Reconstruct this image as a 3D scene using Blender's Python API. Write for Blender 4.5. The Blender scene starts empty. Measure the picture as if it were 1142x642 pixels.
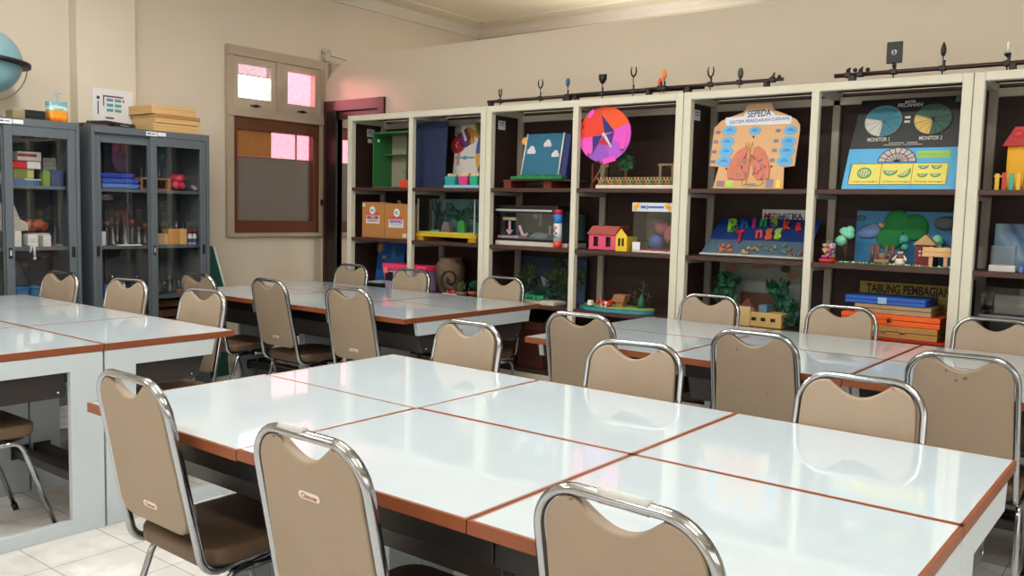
import bpy, bmesh, math, random
import numpy as np
from mathutils import Vector, Matrix, Euler
random.seed(7)
PI = math.pi
COL = bpy.context.scene.collection
SC = bpy.context.scene

# ------------------------------------------------------------------ camera calibration
IW, IH = 1142.0, 642.0
FPX, YAW, PITCH, ROLL, EYE = 984.4725, .6622, .0867, .0242, 1.3185
def cam_axes():
    cy, sy = math.cos(YAW), math.sin(YAW); cp, sp = math.cos(PITCH), math.sin(PITCH)
    fw = np.array([-sy*cp, cy*cp, -sp]); rt = np.array([cy, sy, 0.]); up = np.cross(rt, fw)
    c, s = math.cos(ROLL), math.sin(ROLL)
    return c*rt + s*up, -s*rt + c*up, fw
RT, UP, FW = cam_axes()
def ray(u, v): return (u-IW/2)/FPX*RT + (IH/2-v)/FPX*UP + FW
def PY(u, v, Y):            # point of the plane y = Y that the photo shows at (u, v)
    d = ray(u, v); t = Y/d[1]; return t*d[0], EYE + t*d[2]          # x, z
def PX(u, v, X):
    d = ray(u, v); t = X/d[0]; return t*d[1], EYE + t*d[2]          # y, z

# ------------------------------------------------------------------ materials
def lin(c):
    f = lambda x: x/12.92 if x <= .04045 else ((x+.055)/1.055)**2.4
    return tuple(f(x/255.) for x in c) + (1.,)
MATS = {}
def mat(name, rgb, rough=.5, metal=0., noise=0., scale=20., bump=0., spec=.5, trans=0., coat=0., bscale=None, stretch=None):
    if name in MATS: return MATS[name]
    m = bpy.data.materials.new(name); m.use_nodes = True
    nt = m.node_tree; b = nt.nodes['Principled BSDF']
    col = lin(rgb)
    b.inputs['Base Color'].default_value = col
    b.inputs['Roughness'].default_value = rough; b.inputs['Metallic'].default_value = metal
    b.inputs['Specular IOR Level'].default_value = spec
    b.inputs['Coat Weight'].default_value = coat; b.inputs['Coat Roughness'].default_value = .05
    b.inputs['Transmission Weight'].default_value = trans
    if noise or bump:
        tc = nt.nodes.new('ShaderNodeTexCoord'); mp = nt.nodes.new('ShaderNodeMapping')
        nt.links.new(tc.outputs['Object'], mp.inputs['Vector'])
        if stretch: mp.inputs['Scale'].default_value = stretch
        nz = nt.nodes.new('ShaderNodeTexNoise'); nz.inputs['Scale'].default_value = scale
        nz.inputs['Detail'].default_value = 5
        nt.links.new(mp.outputs['Vector'], nz.inputs['Vector'])
        if noise:
            mx = nt.nodes.new('ShaderNodeMix'); mx.data_type = 'RGBA'
            mx.inputs[6].default_value = tuple(c*(1-noise) for c in col[:3]) + (1,)
            mx.inputs[7].default_value = tuple(min(1, c*(1+noise)) for c in col[:3]) + (1,)
            nt.links.new(nz.outputs['Fac'], mx.inputs[0]); nt.links.new(mx.outputs[2], b.inputs['Base Color'])
        if bump:
            nb = nz
            if bscale:
                nb = nt.nodes.new('ShaderNodeTexNoise'); nb.inputs['Scale'].default_value = bscale
                nt.links.new(mp.outputs['Vector'], nb.inputs['Vector'])
            bp = nt.nodes.new('ShaderNodeBump'); bp.inputs['Strength'].default_value = bump
            bp.inputs['Distance'].default_value = .01
            nt.links.new(nb.outputs['Fac'], bp.inputs['Height']); nt.links.new(bp.outputs['Normal'], b.inputs['Normal'])
    MATS[name] = m
    return m
def glass(name, tint=(1, 1, 1), gloss=.045, rough=.01, diffuse=0., bump=0.):
    """thin pane: tinted see-through plus a mirror share that grows at grazing angles"""
    if name in MATS: return MATS[name]
    m = bpy.data.materials.new(name); m.use_nodes = True; nt = m.node_tree
    for n in list(nt.nodes): nt.nodes.remove(n)
    out = nt.nodes.new('ShaderNodeOutputMaterial')
    tr = nt.nodes.new('ShaderNodeBsdfTransparent'); tr.inputs[0].default_value = tuple(tint) + (1,)
    gl = nt.nodes.new('ShaderNodeBsdfGlossy'); gl.inputs['Roughness'].default_value = rough
    lw = nt.nodes.new('ShaderNodeLayerWeight'); lw.inputs[0].default_value = .5
    pw = nt.nodes.new('ShaderNodeMath'); pw.operation = 'POWER'; pw.inputs[1].default_value = 5
    fr = nt.nodes.new('ShaderNodeMath'); fr.operation = 'MULTIPLY_ADD'; fr.inputs[1].default_value = .96; fr.inputs[2].default_value = gloss
    nt.links.new(lw.outputs['Facing'], pw.inputs[0]); nt.links.new(pw.outputs[0], fr.inputs[0])
    mx = nt.nodes.new('ShaderNodeMixShader')
    nt.links.new(fr.outputs[0], mx.inputs[0])
    src = tr
    if diffuse:
        df = nt.nodes.new('ShaderNodeBsdfTranslucent'); df.inputs[0].default_value = tuple(tint) + (1,)
        d2 = nt.nodes.new('ShaderNodeMixShader'); d2.inputs[0].default_value = diffuse
        nt.links.new(tr.outputs[0], d2.inputs[1]); nt.links.new(df.outputs[0], d2.inputs[2]); src = d2
    nt.links.new(src.outputs[0], mx.inputs[1]); nt.links.new(gl.outputs[0], mx.inputs[2])
    nt.links.new(mx.outputs[0], out.inputs[0])
    if bump:
        tc = nt.nodes.new('ShaderNodeTexCoord'); nz = nt.nodes.new('ShaderNodeTexNoise'); nz.inputs['Scale'].default_value = 60
        nt.links.new(tc.outputs['Object'], nz.inputs['Vector'])
        rm = nt.nodes.new('ShaderNodeMix'); rm.data_type = 'RGBA'
        rm.inputs[6].default_value = tuple(c*(1-bump) for c in tint) + (1,); rm.inputs[7].default_value = tuple(min(1, c*(1+bump)) for c in tint) + (1,)
        nt.links.new(nz.outputs['Fac'], rm.inputs[0]); nt.links.new(rm.outputs[2], tr.inputs[0])
    MATS[name] = m
    return m
_plain = {}
def C(r, g, b, rough=.55, **k):
    key = (r, g, b, rough)
    if key not in _plain: _plain[key] = mat('paint_%d_%d_%d_%d' % (r, g, b, rough*100), (r, g, b), rough, noise=.06, scale=30, **k)
    return _plain[key]

# ------------------------------------------------------------------ mesh builder
class MB:
    def __init__(s): s.bm = bmesh.new(); s.mi = 0; s.sm = False
    def _add(s, tmp, M=None, smooth=None):
        if M is not None: bmesh.ops.transform(tmp, matrix=M, verts=tmp.verts)
        sm = s.sm if smooth is None else smooth
        for f in tmp.faces: f.material_index = s.mi; f.smooth = sm
        me = bpy.data.meshes.new('t'); tmp.to_mesh(me); tmp.free()
        s.bm.from_mesh(me); bpy.data.meshes.remove(me)
        return s
    def box(s, x0, x1, y0, y1, z0, z1, bev=0, seg=2, M=None):
        t = bmesh.new(); bmesh.ops.create_cube(t, size=1)
        bmesh.ops.transform(t, verts=t.verts, matrix=Matrix.Translation(((x0+x1)/2, (y0+y1)/2, (z0+z1)/2)) @ Matrix.Diagonal((abs(x1-x0), abs(y1-y0), abs(z1-z0), 1)))
        if bev: bmesh.ops.bevel(t, geom=list(t.edges), offset=bev, segments=seg, profile=.6, affect='EDGES')
        return s._add(t, M)
    def poly(s, pts, axis, a, b, bev=0, seg=2, M=None, smooth=False):
        """outline of 2-D points extruded along axis from a to b (axis 'y': points are x,z; 'x': y,z; 'z': x,y)"""
        t = bmesh.new()
        mk = {'y': lambda p, h: (p[0], h, p[1]), 'x': lambda p, h: (h, p[0], p[1]), 'z': lambda p, h: (p[0], p[1], h)}[axis]
        A = [t.verts.new(mk(p, a)) for p in pts]; B = [t.verts.new(mk(p, b)) for p in pts]
        n = len(pts)
        t.faces.new(A); t.faces.new(B[::-1])
        for i in range(n): t.faces.new((A[i], B[i], B[(i+1) % n], A[(i+1) % n]))
        bmesh.ops.recalc_face_normals(t, faces=t.faces)
        if bev:
            es = [e for f in t.faces if len(f.verts) == n for e in f.edges] if n > 4 else list(t.edges)
            bmesh.ops.bevel(t, geom=list(set(es)), offset=bev, segments=seg, profile=.6, affect='EDGES')
        return s._add(t, M, smooth)
    def tube(s, pts, r, n=10, r2=None, closed=False, up=(0, 1, 0), caps=True, M=None, taper=None):
        P = [Vector(p) for p in pts]; t = bmesh.new(); rings = []
        r2 = r2 or r; N = len(P); nrm = None
        for i in range(N):
            if closed: d = (P[(i+1) % N]-P[i-1])
            else: d = P[min(i+1, N-1)]-P[max(i-1, 0)]
            d.normalize()
            if nrm is None:
                nrm = Vector(up); nrm = nrm - d*nrm.dot(d)
                if nrm.length < 1e-4: nrm = d.orthogonal()
            else: nrm = nrm - d*nrm.dot(d)
            nrm.normalize(); bi = d.cross(nrm)
            k = 1 if taper is None else taper[i]
            rings.append([t.verts.new(P[i] + nrm*(r2*k*math.cos(2*PI*j/n)) + bi*(r*k*math.sin(2*PI*j/n))) for j in range(n)])
        for i in range(N if closed else N-1):
            a, b = rings[i], rings[(i+1) % N]
            for j in range(n): t.faces.new((a[j], a[(j+1) % n], b[(j+1) % n], b[j]))
        if caps and not closed: t.faces.new(rings[0]); t.faces.new(rings[-1])
        bmesh.ops.recalc_face_normals(t, faces=t.faces)
        return s._add(t, M, True)
    def lathe(s, prof, n=24, c=(0, 0, 0), M=None, smooth=True):
        t = bmesh.new(); rings = []
        for r, z in prof:
            if r < 1e-5: rings.append([t.verts.new((c[0], c[1], c[2]+z))])
            else: rings.append([t.verts.new((c[0]+r*math.cos(2*PI*j/n), c[1]+r*math.sin(2*PI*j/n), c[2]+z)) for j in range(n)])
        for a, b in zip(rings, rings[1:]):
            if len(a) == 1 and len(b) == 1: continue
            for j in range(n):
                k = (j+1) % n
                if len(a) == 1: t.faces.new((a[0], b[j], b[k]))
                elif len(b) == 1: t.faces.new((a[j], a[k], b[0]))
                else: t.faces.new((a[j], a[k], b[k], b[j]))
        if len(rings[0]) > 1: t.faces.new(rings[0])
        if len(rings[-1]) > 1: t.faces.new(rings[-1])
        bmesh.ops.recalc_face_normals(t, faces=t.faces)
        return s._add(t, M, smooth)
    def ball(s, c, r, sub=2, lump=0., sc=(1, 1, 1), M=None):
        t = bmesh.new(); bmesh.ops.create_icosphere(t, subdivisions=sub, radius=r)
        for v in t.verts:
            k = 1+random.uniform(-lump, lump)
            v.co = Vector((v.co.x*sc[0]*k+c[0], v.co.y*sc[1]*k+c[1], v.co.z*sc[2]*k+c[2]))
        return s._add(t, M, True)
    def disc(s, cx, cz, rx, rz, y, th=.002, n=28, a0=0., a1=2*PI, M=None):
        full = abs(a1-a0-2*PI) < 1e-6
        pts = [(cx+rx*math.cos(a0+(a1-a0)*i/n), cz+rz*math.sin(a0+(a1-a0)*i/n)) for i in range(n if full else n+1)]
        if not full: pts = [(cx, cz)] + pts
        return s.poly(pts, 'y', y-th, y, M=M)
    def text(s, txt, cx, cz, y, w=None, h=None, th=.0015, M=None, bold=0., rot=0.):
        cu = bpy.data.curves.new('t', 'FONT'); cu.body = txt; cu.size = 1; cu.extrude = .02; cu.offset = bold
        ob = bpy.data.objects.new('t', cu); COL.objects.link(ob)
        dg = bpy.context.evaluated_depsgraph_get(); me = bpy.data.meshes.new_from_object(ob.evaluated_get(dg))
        bpy.data.objects.remove(ob); bpy.data.curves.remove(cu)
        t = bmesh.new(); t.from_mesh(me); bpy.data.meshes.remove(me)
        xs = [v.co.x for v in t.verts]; ys = [v.co.y for v in t.verts]; zs = [v.co.z for v in t.verts]
        if not xs: t.free(); return s
        bw, bh = max(xs)-min(xs), max(ys)-min(ys)
        kx = (w/bw) if w else h/bh; kz = (h/bh) if h else w/bw
        mx, my = (max(xs)+min(xs))/2, (max(ys)+min(ys))/2; zr = max(1e-6, max(zs)-min(zs))
        cr, sr = math.cos(rot), math.sin(rot)
        for v in t.verts:
            a, b = (v.co.x-mx)*kx, (v.co.y-my)*kz
            v.co = Vector((cx+a*cr-b*sr, y-th*(v.co.z-min(zs))/zr, cz+a*sr+b*cr))
        bmesh.ops.recalc_face_normals(t, faces=t.faces)
        return s._add(t, M, False)
    def build(s, name, mats, parent=None, loc=None, rot=None):
        me = bpy.data.meshes.new(name); s.bm.to_mesh(me); s.bm.free()
        for m in (mats if isinstance(mats, (list, tuple)) else [mats]): me.materials.append(m)
        o = bpy.data.objects.new(name, me); COL.objects.link(o)
        if parent is not None: o.parent = parent
        if loc is not None: o.location = loc
        if rot is not None: o.rotation_euler = rot
        return o
def fillet(pts, rad, n=7):
    out = []; P = [Vector(p) for p in pts]
    for i, p in enumerate(P):
        if i in (0, len(P)-1) or not rad[i]: out.append(p); continue
        a = (P[i-1]-p); b = (P[i+1]-p); la, lb = a.length, b.length; a.normalize(); b.normalize()
        ang = a.angle(b); d = min(rad[i]/math.tan(ang/2), la*.49, lb*.49); r = d*math.tan(ang/2)
        cen = p + (a+b).normalized()*(r/math.sin(ang/2))
        s0 = p+a*d-cen; s1 = p+b*d-cen; w = s0.angle(s1)
        for k in range(n+1):
            t = k/n
            out.append(cen + (s0*math.sin((1-t)*w) + s1*math.sin(t*w))/math.sin(w))
    return out
def tag(o, label, cat, group=None):
    o['label'] = label; o['category'] = cat
    if group: o['group'] = group
    return o
def thing(name, label, cat, loc=(0, 0, 0), rz=0., group=None, rot=None):
    o = bpy.data.objects.new(name, None); COL.objects.link(o); o.empty_display_size = .05
    o.location = loc; o.rotation_euler = rot or (0, 0, rz)
    return tag(o, label, cat, group)
def struct(mb, name, m):
    o = mb.build(name, m); o['kind'] = 'structure'; return o
def copy_tree(o, parent=None):
    c = o.copy(); COL.objects.link(c)
    if parent: c.parent = parent
    for ch in [x for x in bpy.data.objects if x.parent == o]: copy_tree(ch, c)
    return c

LAMP, UPL, WINL, WINF, EXPO = 39., 14., 13., 7., 0.
# ------------------------------------------------------------------ shared materials
WALL = mat('wall_paint', (221, 210, 193), .8, noise=.03, scale=3, bump=.05, bscale=80)
CEIL = mat('ceiling_paint', (222, 212, 190), .85, noise=.02, scale=4)
CORNICE = mat('cornice_paint', (220, 214, 202), .7)
WHITE_TOP = mat('white_laminate', (184, 197, 206), .045, noise=.012, scale=5, bump=.014, bscale=14, spec=.62)
EDGE = mat('orange_wood_edge', (130, 70, 40), .4, noise=.15, scale=30, stretch=(1, 1, 6))
PANEL = mat('pale_blue_grey_board', (188, 199, 206), .5, noise=.02, scale=8)
TRAY = mat('dark_brown_steel', (46, 40, 40), .45, noise=.1)
BLACK = mat('black_plastic', (18, 18, 20), .45, noise=.1)
CHROME = mat('chrome', (172, 177, 184), .12, metal=1., noise=.03, scale=60)
PAD = mat('tan_vinyl', (150, 134, 116), .6, noise=.09, scale=7, bump=.08, bscale=260, spec=.3)
SEAT = mat('brown_vinyl', (98, 79, 62), .5, noise=.1, scale=9, bump=.08, bscale=200, spec=.35)
CREAM = mat('cream_metal_paint', (208, 205, 189), .45, noise=.05, scale=14)
BOARD = mat('dark_brown_shelf_board', (66, 41, 33), .5, noise=.16, scale=10, stretch=(1, 6, 6))
PLY = mat('dark_brown_plywood', (48, 27, 22), .6, noise=.18, scale=6, stretch=(8, 8, 1))
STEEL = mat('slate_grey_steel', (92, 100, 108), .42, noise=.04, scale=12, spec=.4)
STEELIN = mat('slate_grey_steel_inside', (58, 63, 70), .6, noise=.05, scale=12)  # same paint as STEEL, darkened so the dim cabinet interior is in the colour
DKWOOD = mat('dark_red_brown_wood', (84, 42, 34), .45, noise=.2, scale=12, stretch=(4, 4, 1))
SASH = mat('brown_sash_wood', (104, 58, 38), .45, noise=.15, scale=14, stretch=(4, 4, 1))
TAUPE = mat('taupe_frame_paint', (182, 166, 146), .6, noise=.1, scale=20)
CLEAR = glass('clear_glass'); CLEARW = glass('lab_glass', (.93, .95, .96), gloss=.10, rough=.06, diffuse=.12)
ACRYL = glass('acrylic', (.93, .95, .96))
PAPER = mat('white_paper', (226, 228, 232), .7)
CARD = mat('brown_cardboard', (176, 122, 66), .75, noise=.06, scale=20)
PINE = mat('pale_pine', (210, 172, 116), .55, noise=.1, scale=8, stretch=(8, 1, 8))

# ================================================================== SETTING
SW = 1.0404
ZS = lambda z: EYE + (z-EYE)*SW
LX, PYW, TOPP, HC, FARY = -5.93*SW, 4.95*SW, ZS(2.54), ZS(3.13), 6.95*SW
RX, FRY = 3.6, -2.8
def floor_material():
    m = bpy.data.materials.new('marble_tile'); m.use_nodes = True; nt = m.node_tree; b = nt.nodes['Principled BSDF']
    b.inputs['Roughness'].default_value = .22
    tc = nt.nodes.new('ShaderNodeTexCoord'); mp = nt.nodes.new('ShaderNodeMapping')
    mp.inputs['Location'].default_value = (3.178, -1.42, 0)
    nt.links.new(tc.outputs['Object'], mp.inputs['Vector'])
    br = nt.nodes.new('ShaderNodeTexBrick'); br.offset = 0; br.inputs['Scale'].default_value = 1
    br.inputs['Brick Width'].default_value = .297; br.inputs['Row Height'].default_value = .297
    br.inputs['Mortar Size'].default_value = .0018; br.inputs['Mortar Smooth'].default_value = .1
    br.inputs['Color1'].default_value = (1, 1, 1, 1); br.inputs['Color2'].default_value = (.96, .96, .96, 1); br.inputs['Mortar'].default_value = (.38, .37, .35, 1)
    nt.links.new(mp.outputs['Vector'], br.inputs['Vector'])
    nz = nt.nodes.new('ShaderNodeTexNoise'); nz.inputs['Scale'].default_value = 4; nz.inputs['Detail'].default_value = 8; nz.inputs['Distortion'].default_value = 1.6
    nt.links.new(tc.outputs['Object'], nz.inputs['Vector'])
    rp = nt.nodes.new('ShaderNodeValToRGB')
    rp.color_ramp.elements[0].position = .35; rp.color_ramp.elements[0].color = lin((206, 206, 204))
    rp.color_ramp.elements[1].position = .62; rp.color_ramp.elements[1].color = lin((228, 227, 224))
    nt.links.new(nz.outputs['Fac'], rp.inputs['Fac'])
    mx = nt.nodes.new('ShaderNodeMix'); mx.data_type = 'RGBA'; mx.blend_type = 'MULTIPLY'; mx.inputs[0].default_value = 1
    nt.links.new(rp.outputs[0], mx.inputs[6]); nt.links.new(br.outputs['Color'], mx.inputs[7])
    nt.links.new(mx.outputs[2], b.inputs['Base Color'])
    return m
struct(MB().box(LX-.12, RX+.12, FRY-.12, FARY+.12, -.1, 0), 'floor', floor_material())
struct(MB().box(LX-.12, RX+.12, FRY-.12, FARY+.12, HC, HC+.1), 'ceiling', CEIL)
WINS = [(4.0*SW, 4.95*SW), (5.01*SW, 5.96*SW)]; WB, WT = ZS(1.07), ZS(2.525)
m = MB(); x0, x1 = LX-.12, LX
ys = [FRY-.12, WINS[0][0], WINS[0][1], WINS[1][0], WINS[1][1], FARY+.12]
m.box(x0, x1, ys[0], ys[1], 0, HC); m.box(x0, x1, ys[2], ys[3], 0, HC); m.box(x0, x1, ys[4], ys[5], 0, HC)
for a, b in WINS: m.box(x0, x1, a, b, 0, WB); m.box(x0, x1, a, b, WT, HC)
struct(m, 'wall_left', WALL)
struct(MB().box(LX-.12, RX+.12, FARY, FARY+.12, 0, HC), 'wall_far', WALL)
struct(MB().box(RX, RX+.12, FRY-.12, FARY+.12, 0, HC), 'wall_right', WALL)
struct(MB().box(LX-.12, RX+.12, FRY-.12, FRY, 0, HC), 'wall_front', WALL)
DX0, DX1, DTOP = -5.738*SW, -5.24*SW, ZS(2.11)
m = MB(); pts = [(LX, 0), (DX0, 0), (DX0, DTOP), (DX1, DTOP), (DX1, 0), (RX, 0), (RX, TOPP), (-5.45*SW, TOPP)]
for i in range(1, 9):
    t = i/8*PI/2; pts.append((-5.45*SW - .485*math.sin(t), TOPP-.31 + .31*math.cos(t)))
pts.append((LX, TOPP-.36))
m.poly(pts, 'y', PYW, PYW+.05); struct(m, 'wall_back', WALL)
struct(MB().box(LX, -5.83*SW, 2.835*SW, 3.235*SW, 0, HC), 'pillar_left', mat('pilaster_paint', (220, 210, 193), .8, noise=.02, scale=3))
# plaster cornice along the left and far walls
prof = [(0, 0), (.03, 0), (.03, .03), (.07, .06), (.07, .09), (0, .09)]
m = MB(); m.poly([(LX+a, HC-.09+b) for a, b in prof], 'y', FRY, FARY-.0); m.poly([(FARY-a, HC-.09+b) for a, b in prof], 'x', LX, RX)
m.box(LX+.30, LX+.34, FRY, FARY-.3, HC-.012, HC); m.box(LX+.30, RX, FARY-.34, FARY-.30, HC-.012, HC)
struct(m, 'trim_1', CORNICE)
# timber door lining in the partition
m = MB()
DL, DR, DT = LX+.04, -5.17*SW, ZS(2.195)
m.box(DL, DL+.035, PYW-.025, PYW+.06, 0, DT); m.box(DX1, DR, PYW-.025, PYW+.06, 0, DT)
m.box(DL+.035, DX1, PYW-.024, PYW+.059, DTOP, DT-.001); m.box(DX0, DX1, PYW+.005, PYW+.045, DTOP-.07, DTOP)
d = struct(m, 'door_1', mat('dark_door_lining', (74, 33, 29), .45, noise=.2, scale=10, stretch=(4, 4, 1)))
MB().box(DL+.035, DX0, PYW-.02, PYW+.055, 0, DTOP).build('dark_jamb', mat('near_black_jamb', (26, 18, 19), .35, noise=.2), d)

PINK = glass('pink_pattern_glass', (.70, .385, .43), diffuse=.12, bump=.28)
PINKD = glass('pale_pink_film_glass', (.48, .39, .415), diffuse=.1, bump=.25)
FROST = mat('grey_frosted_film', (126, 117, 112), .5, noise=.05, scale=6)
def window(n, y0, first):
    T = lambda y: y0 + (y-4.0)*SW
    f = MB(); X0, X1 = LX-.05, LX+.035
    z0, z1, zt = WB, WT, ZS(2.035)
    f.box(X0, X1, T(4.0), T(4.06), z0+.03, z1-.075); f.box(X0, X1, T(4.895), T(4.95), z0+.03, z1-.075)
    f.box(X0, X1+.008, T(4.0), T(4.95), z1-.075, z1); f.box(X0, X1+.004, T(4.0), T(4.95), z0, z0+.03)
    f.box(X0+.001, X1+.012, T(4.0)+.001, T(4.95)-.001, zt-.04, zt+.035); f.box(X0+.001, X1-.001, T(4.455), T(4.525), zt+.035, z1-.075)
    w = struct(f, 'window_%d' % n, TAUPE)
    def sash(a, b, q0, q1, l, r, bo, to, name, m_):
        s = MB(); u, v = X0+.012, X1-.012
        s.box(u, v, a, a+l, q0, q1); s.box(u, v, b-r, b, q0, q1); s.box(u, v, a+l, b-r, q0, q0+bo); s.box(u, v, a+l, b-r, q1-to, q1)
        return s.build(name, m_, w)
    for a, b in ((T(4.06), T(4.455)), (T(4.525), T(4.895))):           # the two top sashes
        q0, q1 = zt+.035, z1-.075
        so = sash(a+.001, b-.001, q0+.001, q1-.001, .047, .047, .075, .05, 'top_sash', mat('taupe_sash_paint', (190, 174, 156), .6, noise=.08))
        g0, g1 = q0+.075, q1-.05; a1, b1 = a+.047, b-.047
        if a < y0+.2:
            MB().box(LX-.03, LX-.026, a1, b1, g0, g1-.085).build('clear_pane', CLEAR, so)
            MB().box(LX-.03, LX-.026, a1, b1, g1-.085, g1).build('film_strip', PINKD, so)
            MB().box(LX-.025, LX-.02, a1, b1, g1-.089, g1-.081).build('glazing_bar', TAUPE, so)
            MB().box(LX-.025, LX-.02, a1, b1, g0+.05, g0+.056).build('glazing_bar', TAUPE, so)
        else: MB().box(LX-.03, LX-.026, a1, b1, g0, g1).build('pink_pane', PINK, so)
        k = MB(); c = (a+b)/2; k.box(X1-.0115, X1+.004, c-.045, c+.045, q0+.016, q0+.024); k.box(X1+.0041, X1+.010, c-.018, c+.018, q0+.010, q0+.030)
        k.build('latch', BLACK, so)
    q0, q1 = z0+.03, zt-.04; zs = ZS(1.70)
    so = sash(T(4.061), T(4.894), q0+.001, q1-.001, .035, .065, .10, .10, 'lower_sash', SASH)
    a1, b1 = T(4.061)+.035, T(4.894)-.065
    MB().box(LX-.03, LX-.024, a1, b1, q0+.10, zs).build('frosted_pane', FROST, so)
    MB().box(LX-.03, LX-.026, a1, b1, zs, q1-.10).build('pink_pane', PINK, so)
    if first: MB().box(LX-.012, LX-.004, a1, a1+(b1-a1)*.455, zs, q1-.10).build('wood_panel', mat('honey_wood', (176, 118, 62), .5, noise=.2, scale=8, stretch=(1, 12, 1)), so)
    MB().box(LX-.022, LX-.014, a1+(b1-a1)*.79, a1+(b1-a1)*.81, zs, q1-.10).build('glazing_bar', mat('pinkish_bar', (190, 120, 120), .5), so)
    MB().box(X1-.0115, X1+.014, T(4.902), T(4.916), 1.33, 1.38).build('hinge', BLACK, so)
for i, (a, b) in enumerate(WINS): window(i+1, a, i == 0)

# ================================================================== TABLES
def make_table(w, d=.60, full=False):
    """local: user side at y = -d/2, the spine (stile) side at y = +d/2"""
    t = thing('lab_table', 'x', 'table')
    MB().box(-w/2+.0085, w/2-.0085, -d/2+.0085, d/2-.0085, .724, .75, bev=.0012, seg=1).build('tabletop', WHITE_TOP, t)
    b = MB()
    for a in ((-w/2+.0018, -w/2+.0095, -d/2+.0018, d/2-.0018), (w/2-.0095, w/2-.0018, -d/2+.0018, d/2-.0018), (-w/2+.0095, w/2-.0095, -d/2+.0018, -d/2+.0095), (-w/2+.0015, w/2-.0015, d/2-.0095, d/2-.0015)):
        b.box(*a, .7235, .7497)
    b.box(-w/2+.006, w/2-.006, -d/2+.006, d/2-.006, .722, .7245)
    b.build('edge_band', EDGE, t)
    for s in (-1, 1):
        xo = s*(w/2-.018); h = d/2
        out = [(-h+.10, .7215), (-h+.115, .652), (h-.135, .652), (h-.135, .058), (-h+.07, .058), (-h+.06, .0), (h-.004, 0), (h-.004, .7215)]
        MB().poly(out, 'x', xo-.014, xo+.014, bev=.002, seg=1).build('end_panel', PANEL, t)
    m = MB(); h = d/2
    m.poly([(-h+.13, .665), (-h+.17, .55), (h-.14, .55), (h-.14, .665)], 'x', -w/2+.034, w/2-.034, bev=.003, seg=1)
    tr = m.build('book_tray', TRAY, t)
    (MB().box(-w/2+.002, w/2-.002, -h+.084, -h+.098, .635, .7215, bev=.002, seg=1) if full else MB().box(-w/2+.034, w/2-.034, -h+.115, -h+.130, .65, .7215, bev=.002, seg=1)).build('front_rail', BLACK, t)
    m = MB()
    for s in (-1, 1):
        for yy in (-h+.20, h-.17): m.lathe([(0, 0), (.006, .001), (.006, .004), (0, .006)], 8, M=Matrix.Translation((s*(w/2-.033), yy, .572)) @ Matrix.Rotation(s*PI/2, 4, 'Y'))
    m.build('bolt', CHROME, tr)
    m = MB(); m.box(-w/2+.034, w/2-.034, h-.075, h-.020, .17, .21, bev=.003, seg=1)
    for s in (-1, 1): m.box(s*(w/2-.04)-.006, s*(w/2-.04)+.006, h-.085, h-.012, .16, .22)
    m.build('foot_bar', TRAY, t)
    return t
TABLES = []
TGRP = {'A': 'table units of the front group', 'B': 'table units of the left group', 'C': 'table units of the group before the door', 'D': 'table units of the right rear group'}
ordx = ['left', 'middle', 'right']
def table_group(key, xs, y0, y1, y2, words):
    for r, (a, b) in enumerate(((y0, y1), (y1, y2))):
        for c in range(3):
            w = xs[c+1]-xs[c]; t = make_table(w, b-a, key == 'A' and r == 0)
            t.location = ((xs[c]+xs[c+1])/2, (a+b)/2, 0); t.rotation_euler = (0, 0, 0 if r == 0 else PI)
            t['label'] = words[r][c]; t['group'] = TGRP[key]
A_ = [-2.455, -1.744, -1.032, -.314]
table_group('A', A_, 1.2025, 1.8065, 2.4045, [
    ['white topped table unit at the near left of the front group, pink reflection on it', 'white topped table unit at the near middle of the front group, large in front', 'white topped table unit at the near right corner of the front group'],
    ['white topped table unit at the far left of the front group, nearest the left tables', 'white topped table unit at the far middle of the front group', 'white topped table unit at the far right corner of the front group']])
table_group('B', [-5.565, -4.875, -4.15, -3.435], 1.157, 1.7595, 2.3665, [
    ['white topped table unit of the left group, near row, cut by the left edge', 'white topped table unit of the left group, near row, middle', 'white topped table unit of the left group, near right end, open panel, chair under it'],
    ['white topped table unit of the left group, beside the left grey cabinet', 'white topped table unit of the left group, far row, middle', 'white topped table unit of the left group, far row right end, a chair behind it']])
table_group('C', [-5.33, -4.62, -3.92, -3.212], 3.222, 3.827, 4.415, [
    ['white topped table unit left of the near row before the door, beside the cabinets', 'white topped table unit in the middle of the near row before the door', 'white topped table unit at the near right end of the group before the door'],
    ['white topped table unit at the far left of the group, close to the door', 'white topped table unit in the middle of the far row before the cardboard files', 'white topped table unit at the far right end of the group before the wooden vase']])
table_group('D', [-2.413, -1.69, -.985, -.27], 3.196, 3.775, 4.346, [
    ['white topped table unit at the near left corner of the right rear group', 'white topped table unit in the near middle of the right rear group', 'white topped table unit cut by the right picture edge, near row'],
    ['white topped table unit at the far left of the right rear group, before lung board', 'white topped table unit in the middle of the far row, before the coloured cases', 'white topped table unit far right of the right rear group, before the glass case']])

for o in list(bpy.data.objects):               # the two left units of the front group have tops that sag a little to the near right
    if o.parent and o.parent.name in ('lab_table', 'lab_table.003') and o.name.split('.')[0] in ('tabletop', 'edge_band'):
        q = 1 if o.parent.name == 'lab_table' else -1
        o.matrix_local = Matrix.Translation((0, 0, .737)) @ Euler((q*math.radians(.30), q*math.radians(.36), 0)).to_matrix().to_4x4() @ Matrix.Translation((0, 0, -.737))
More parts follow.
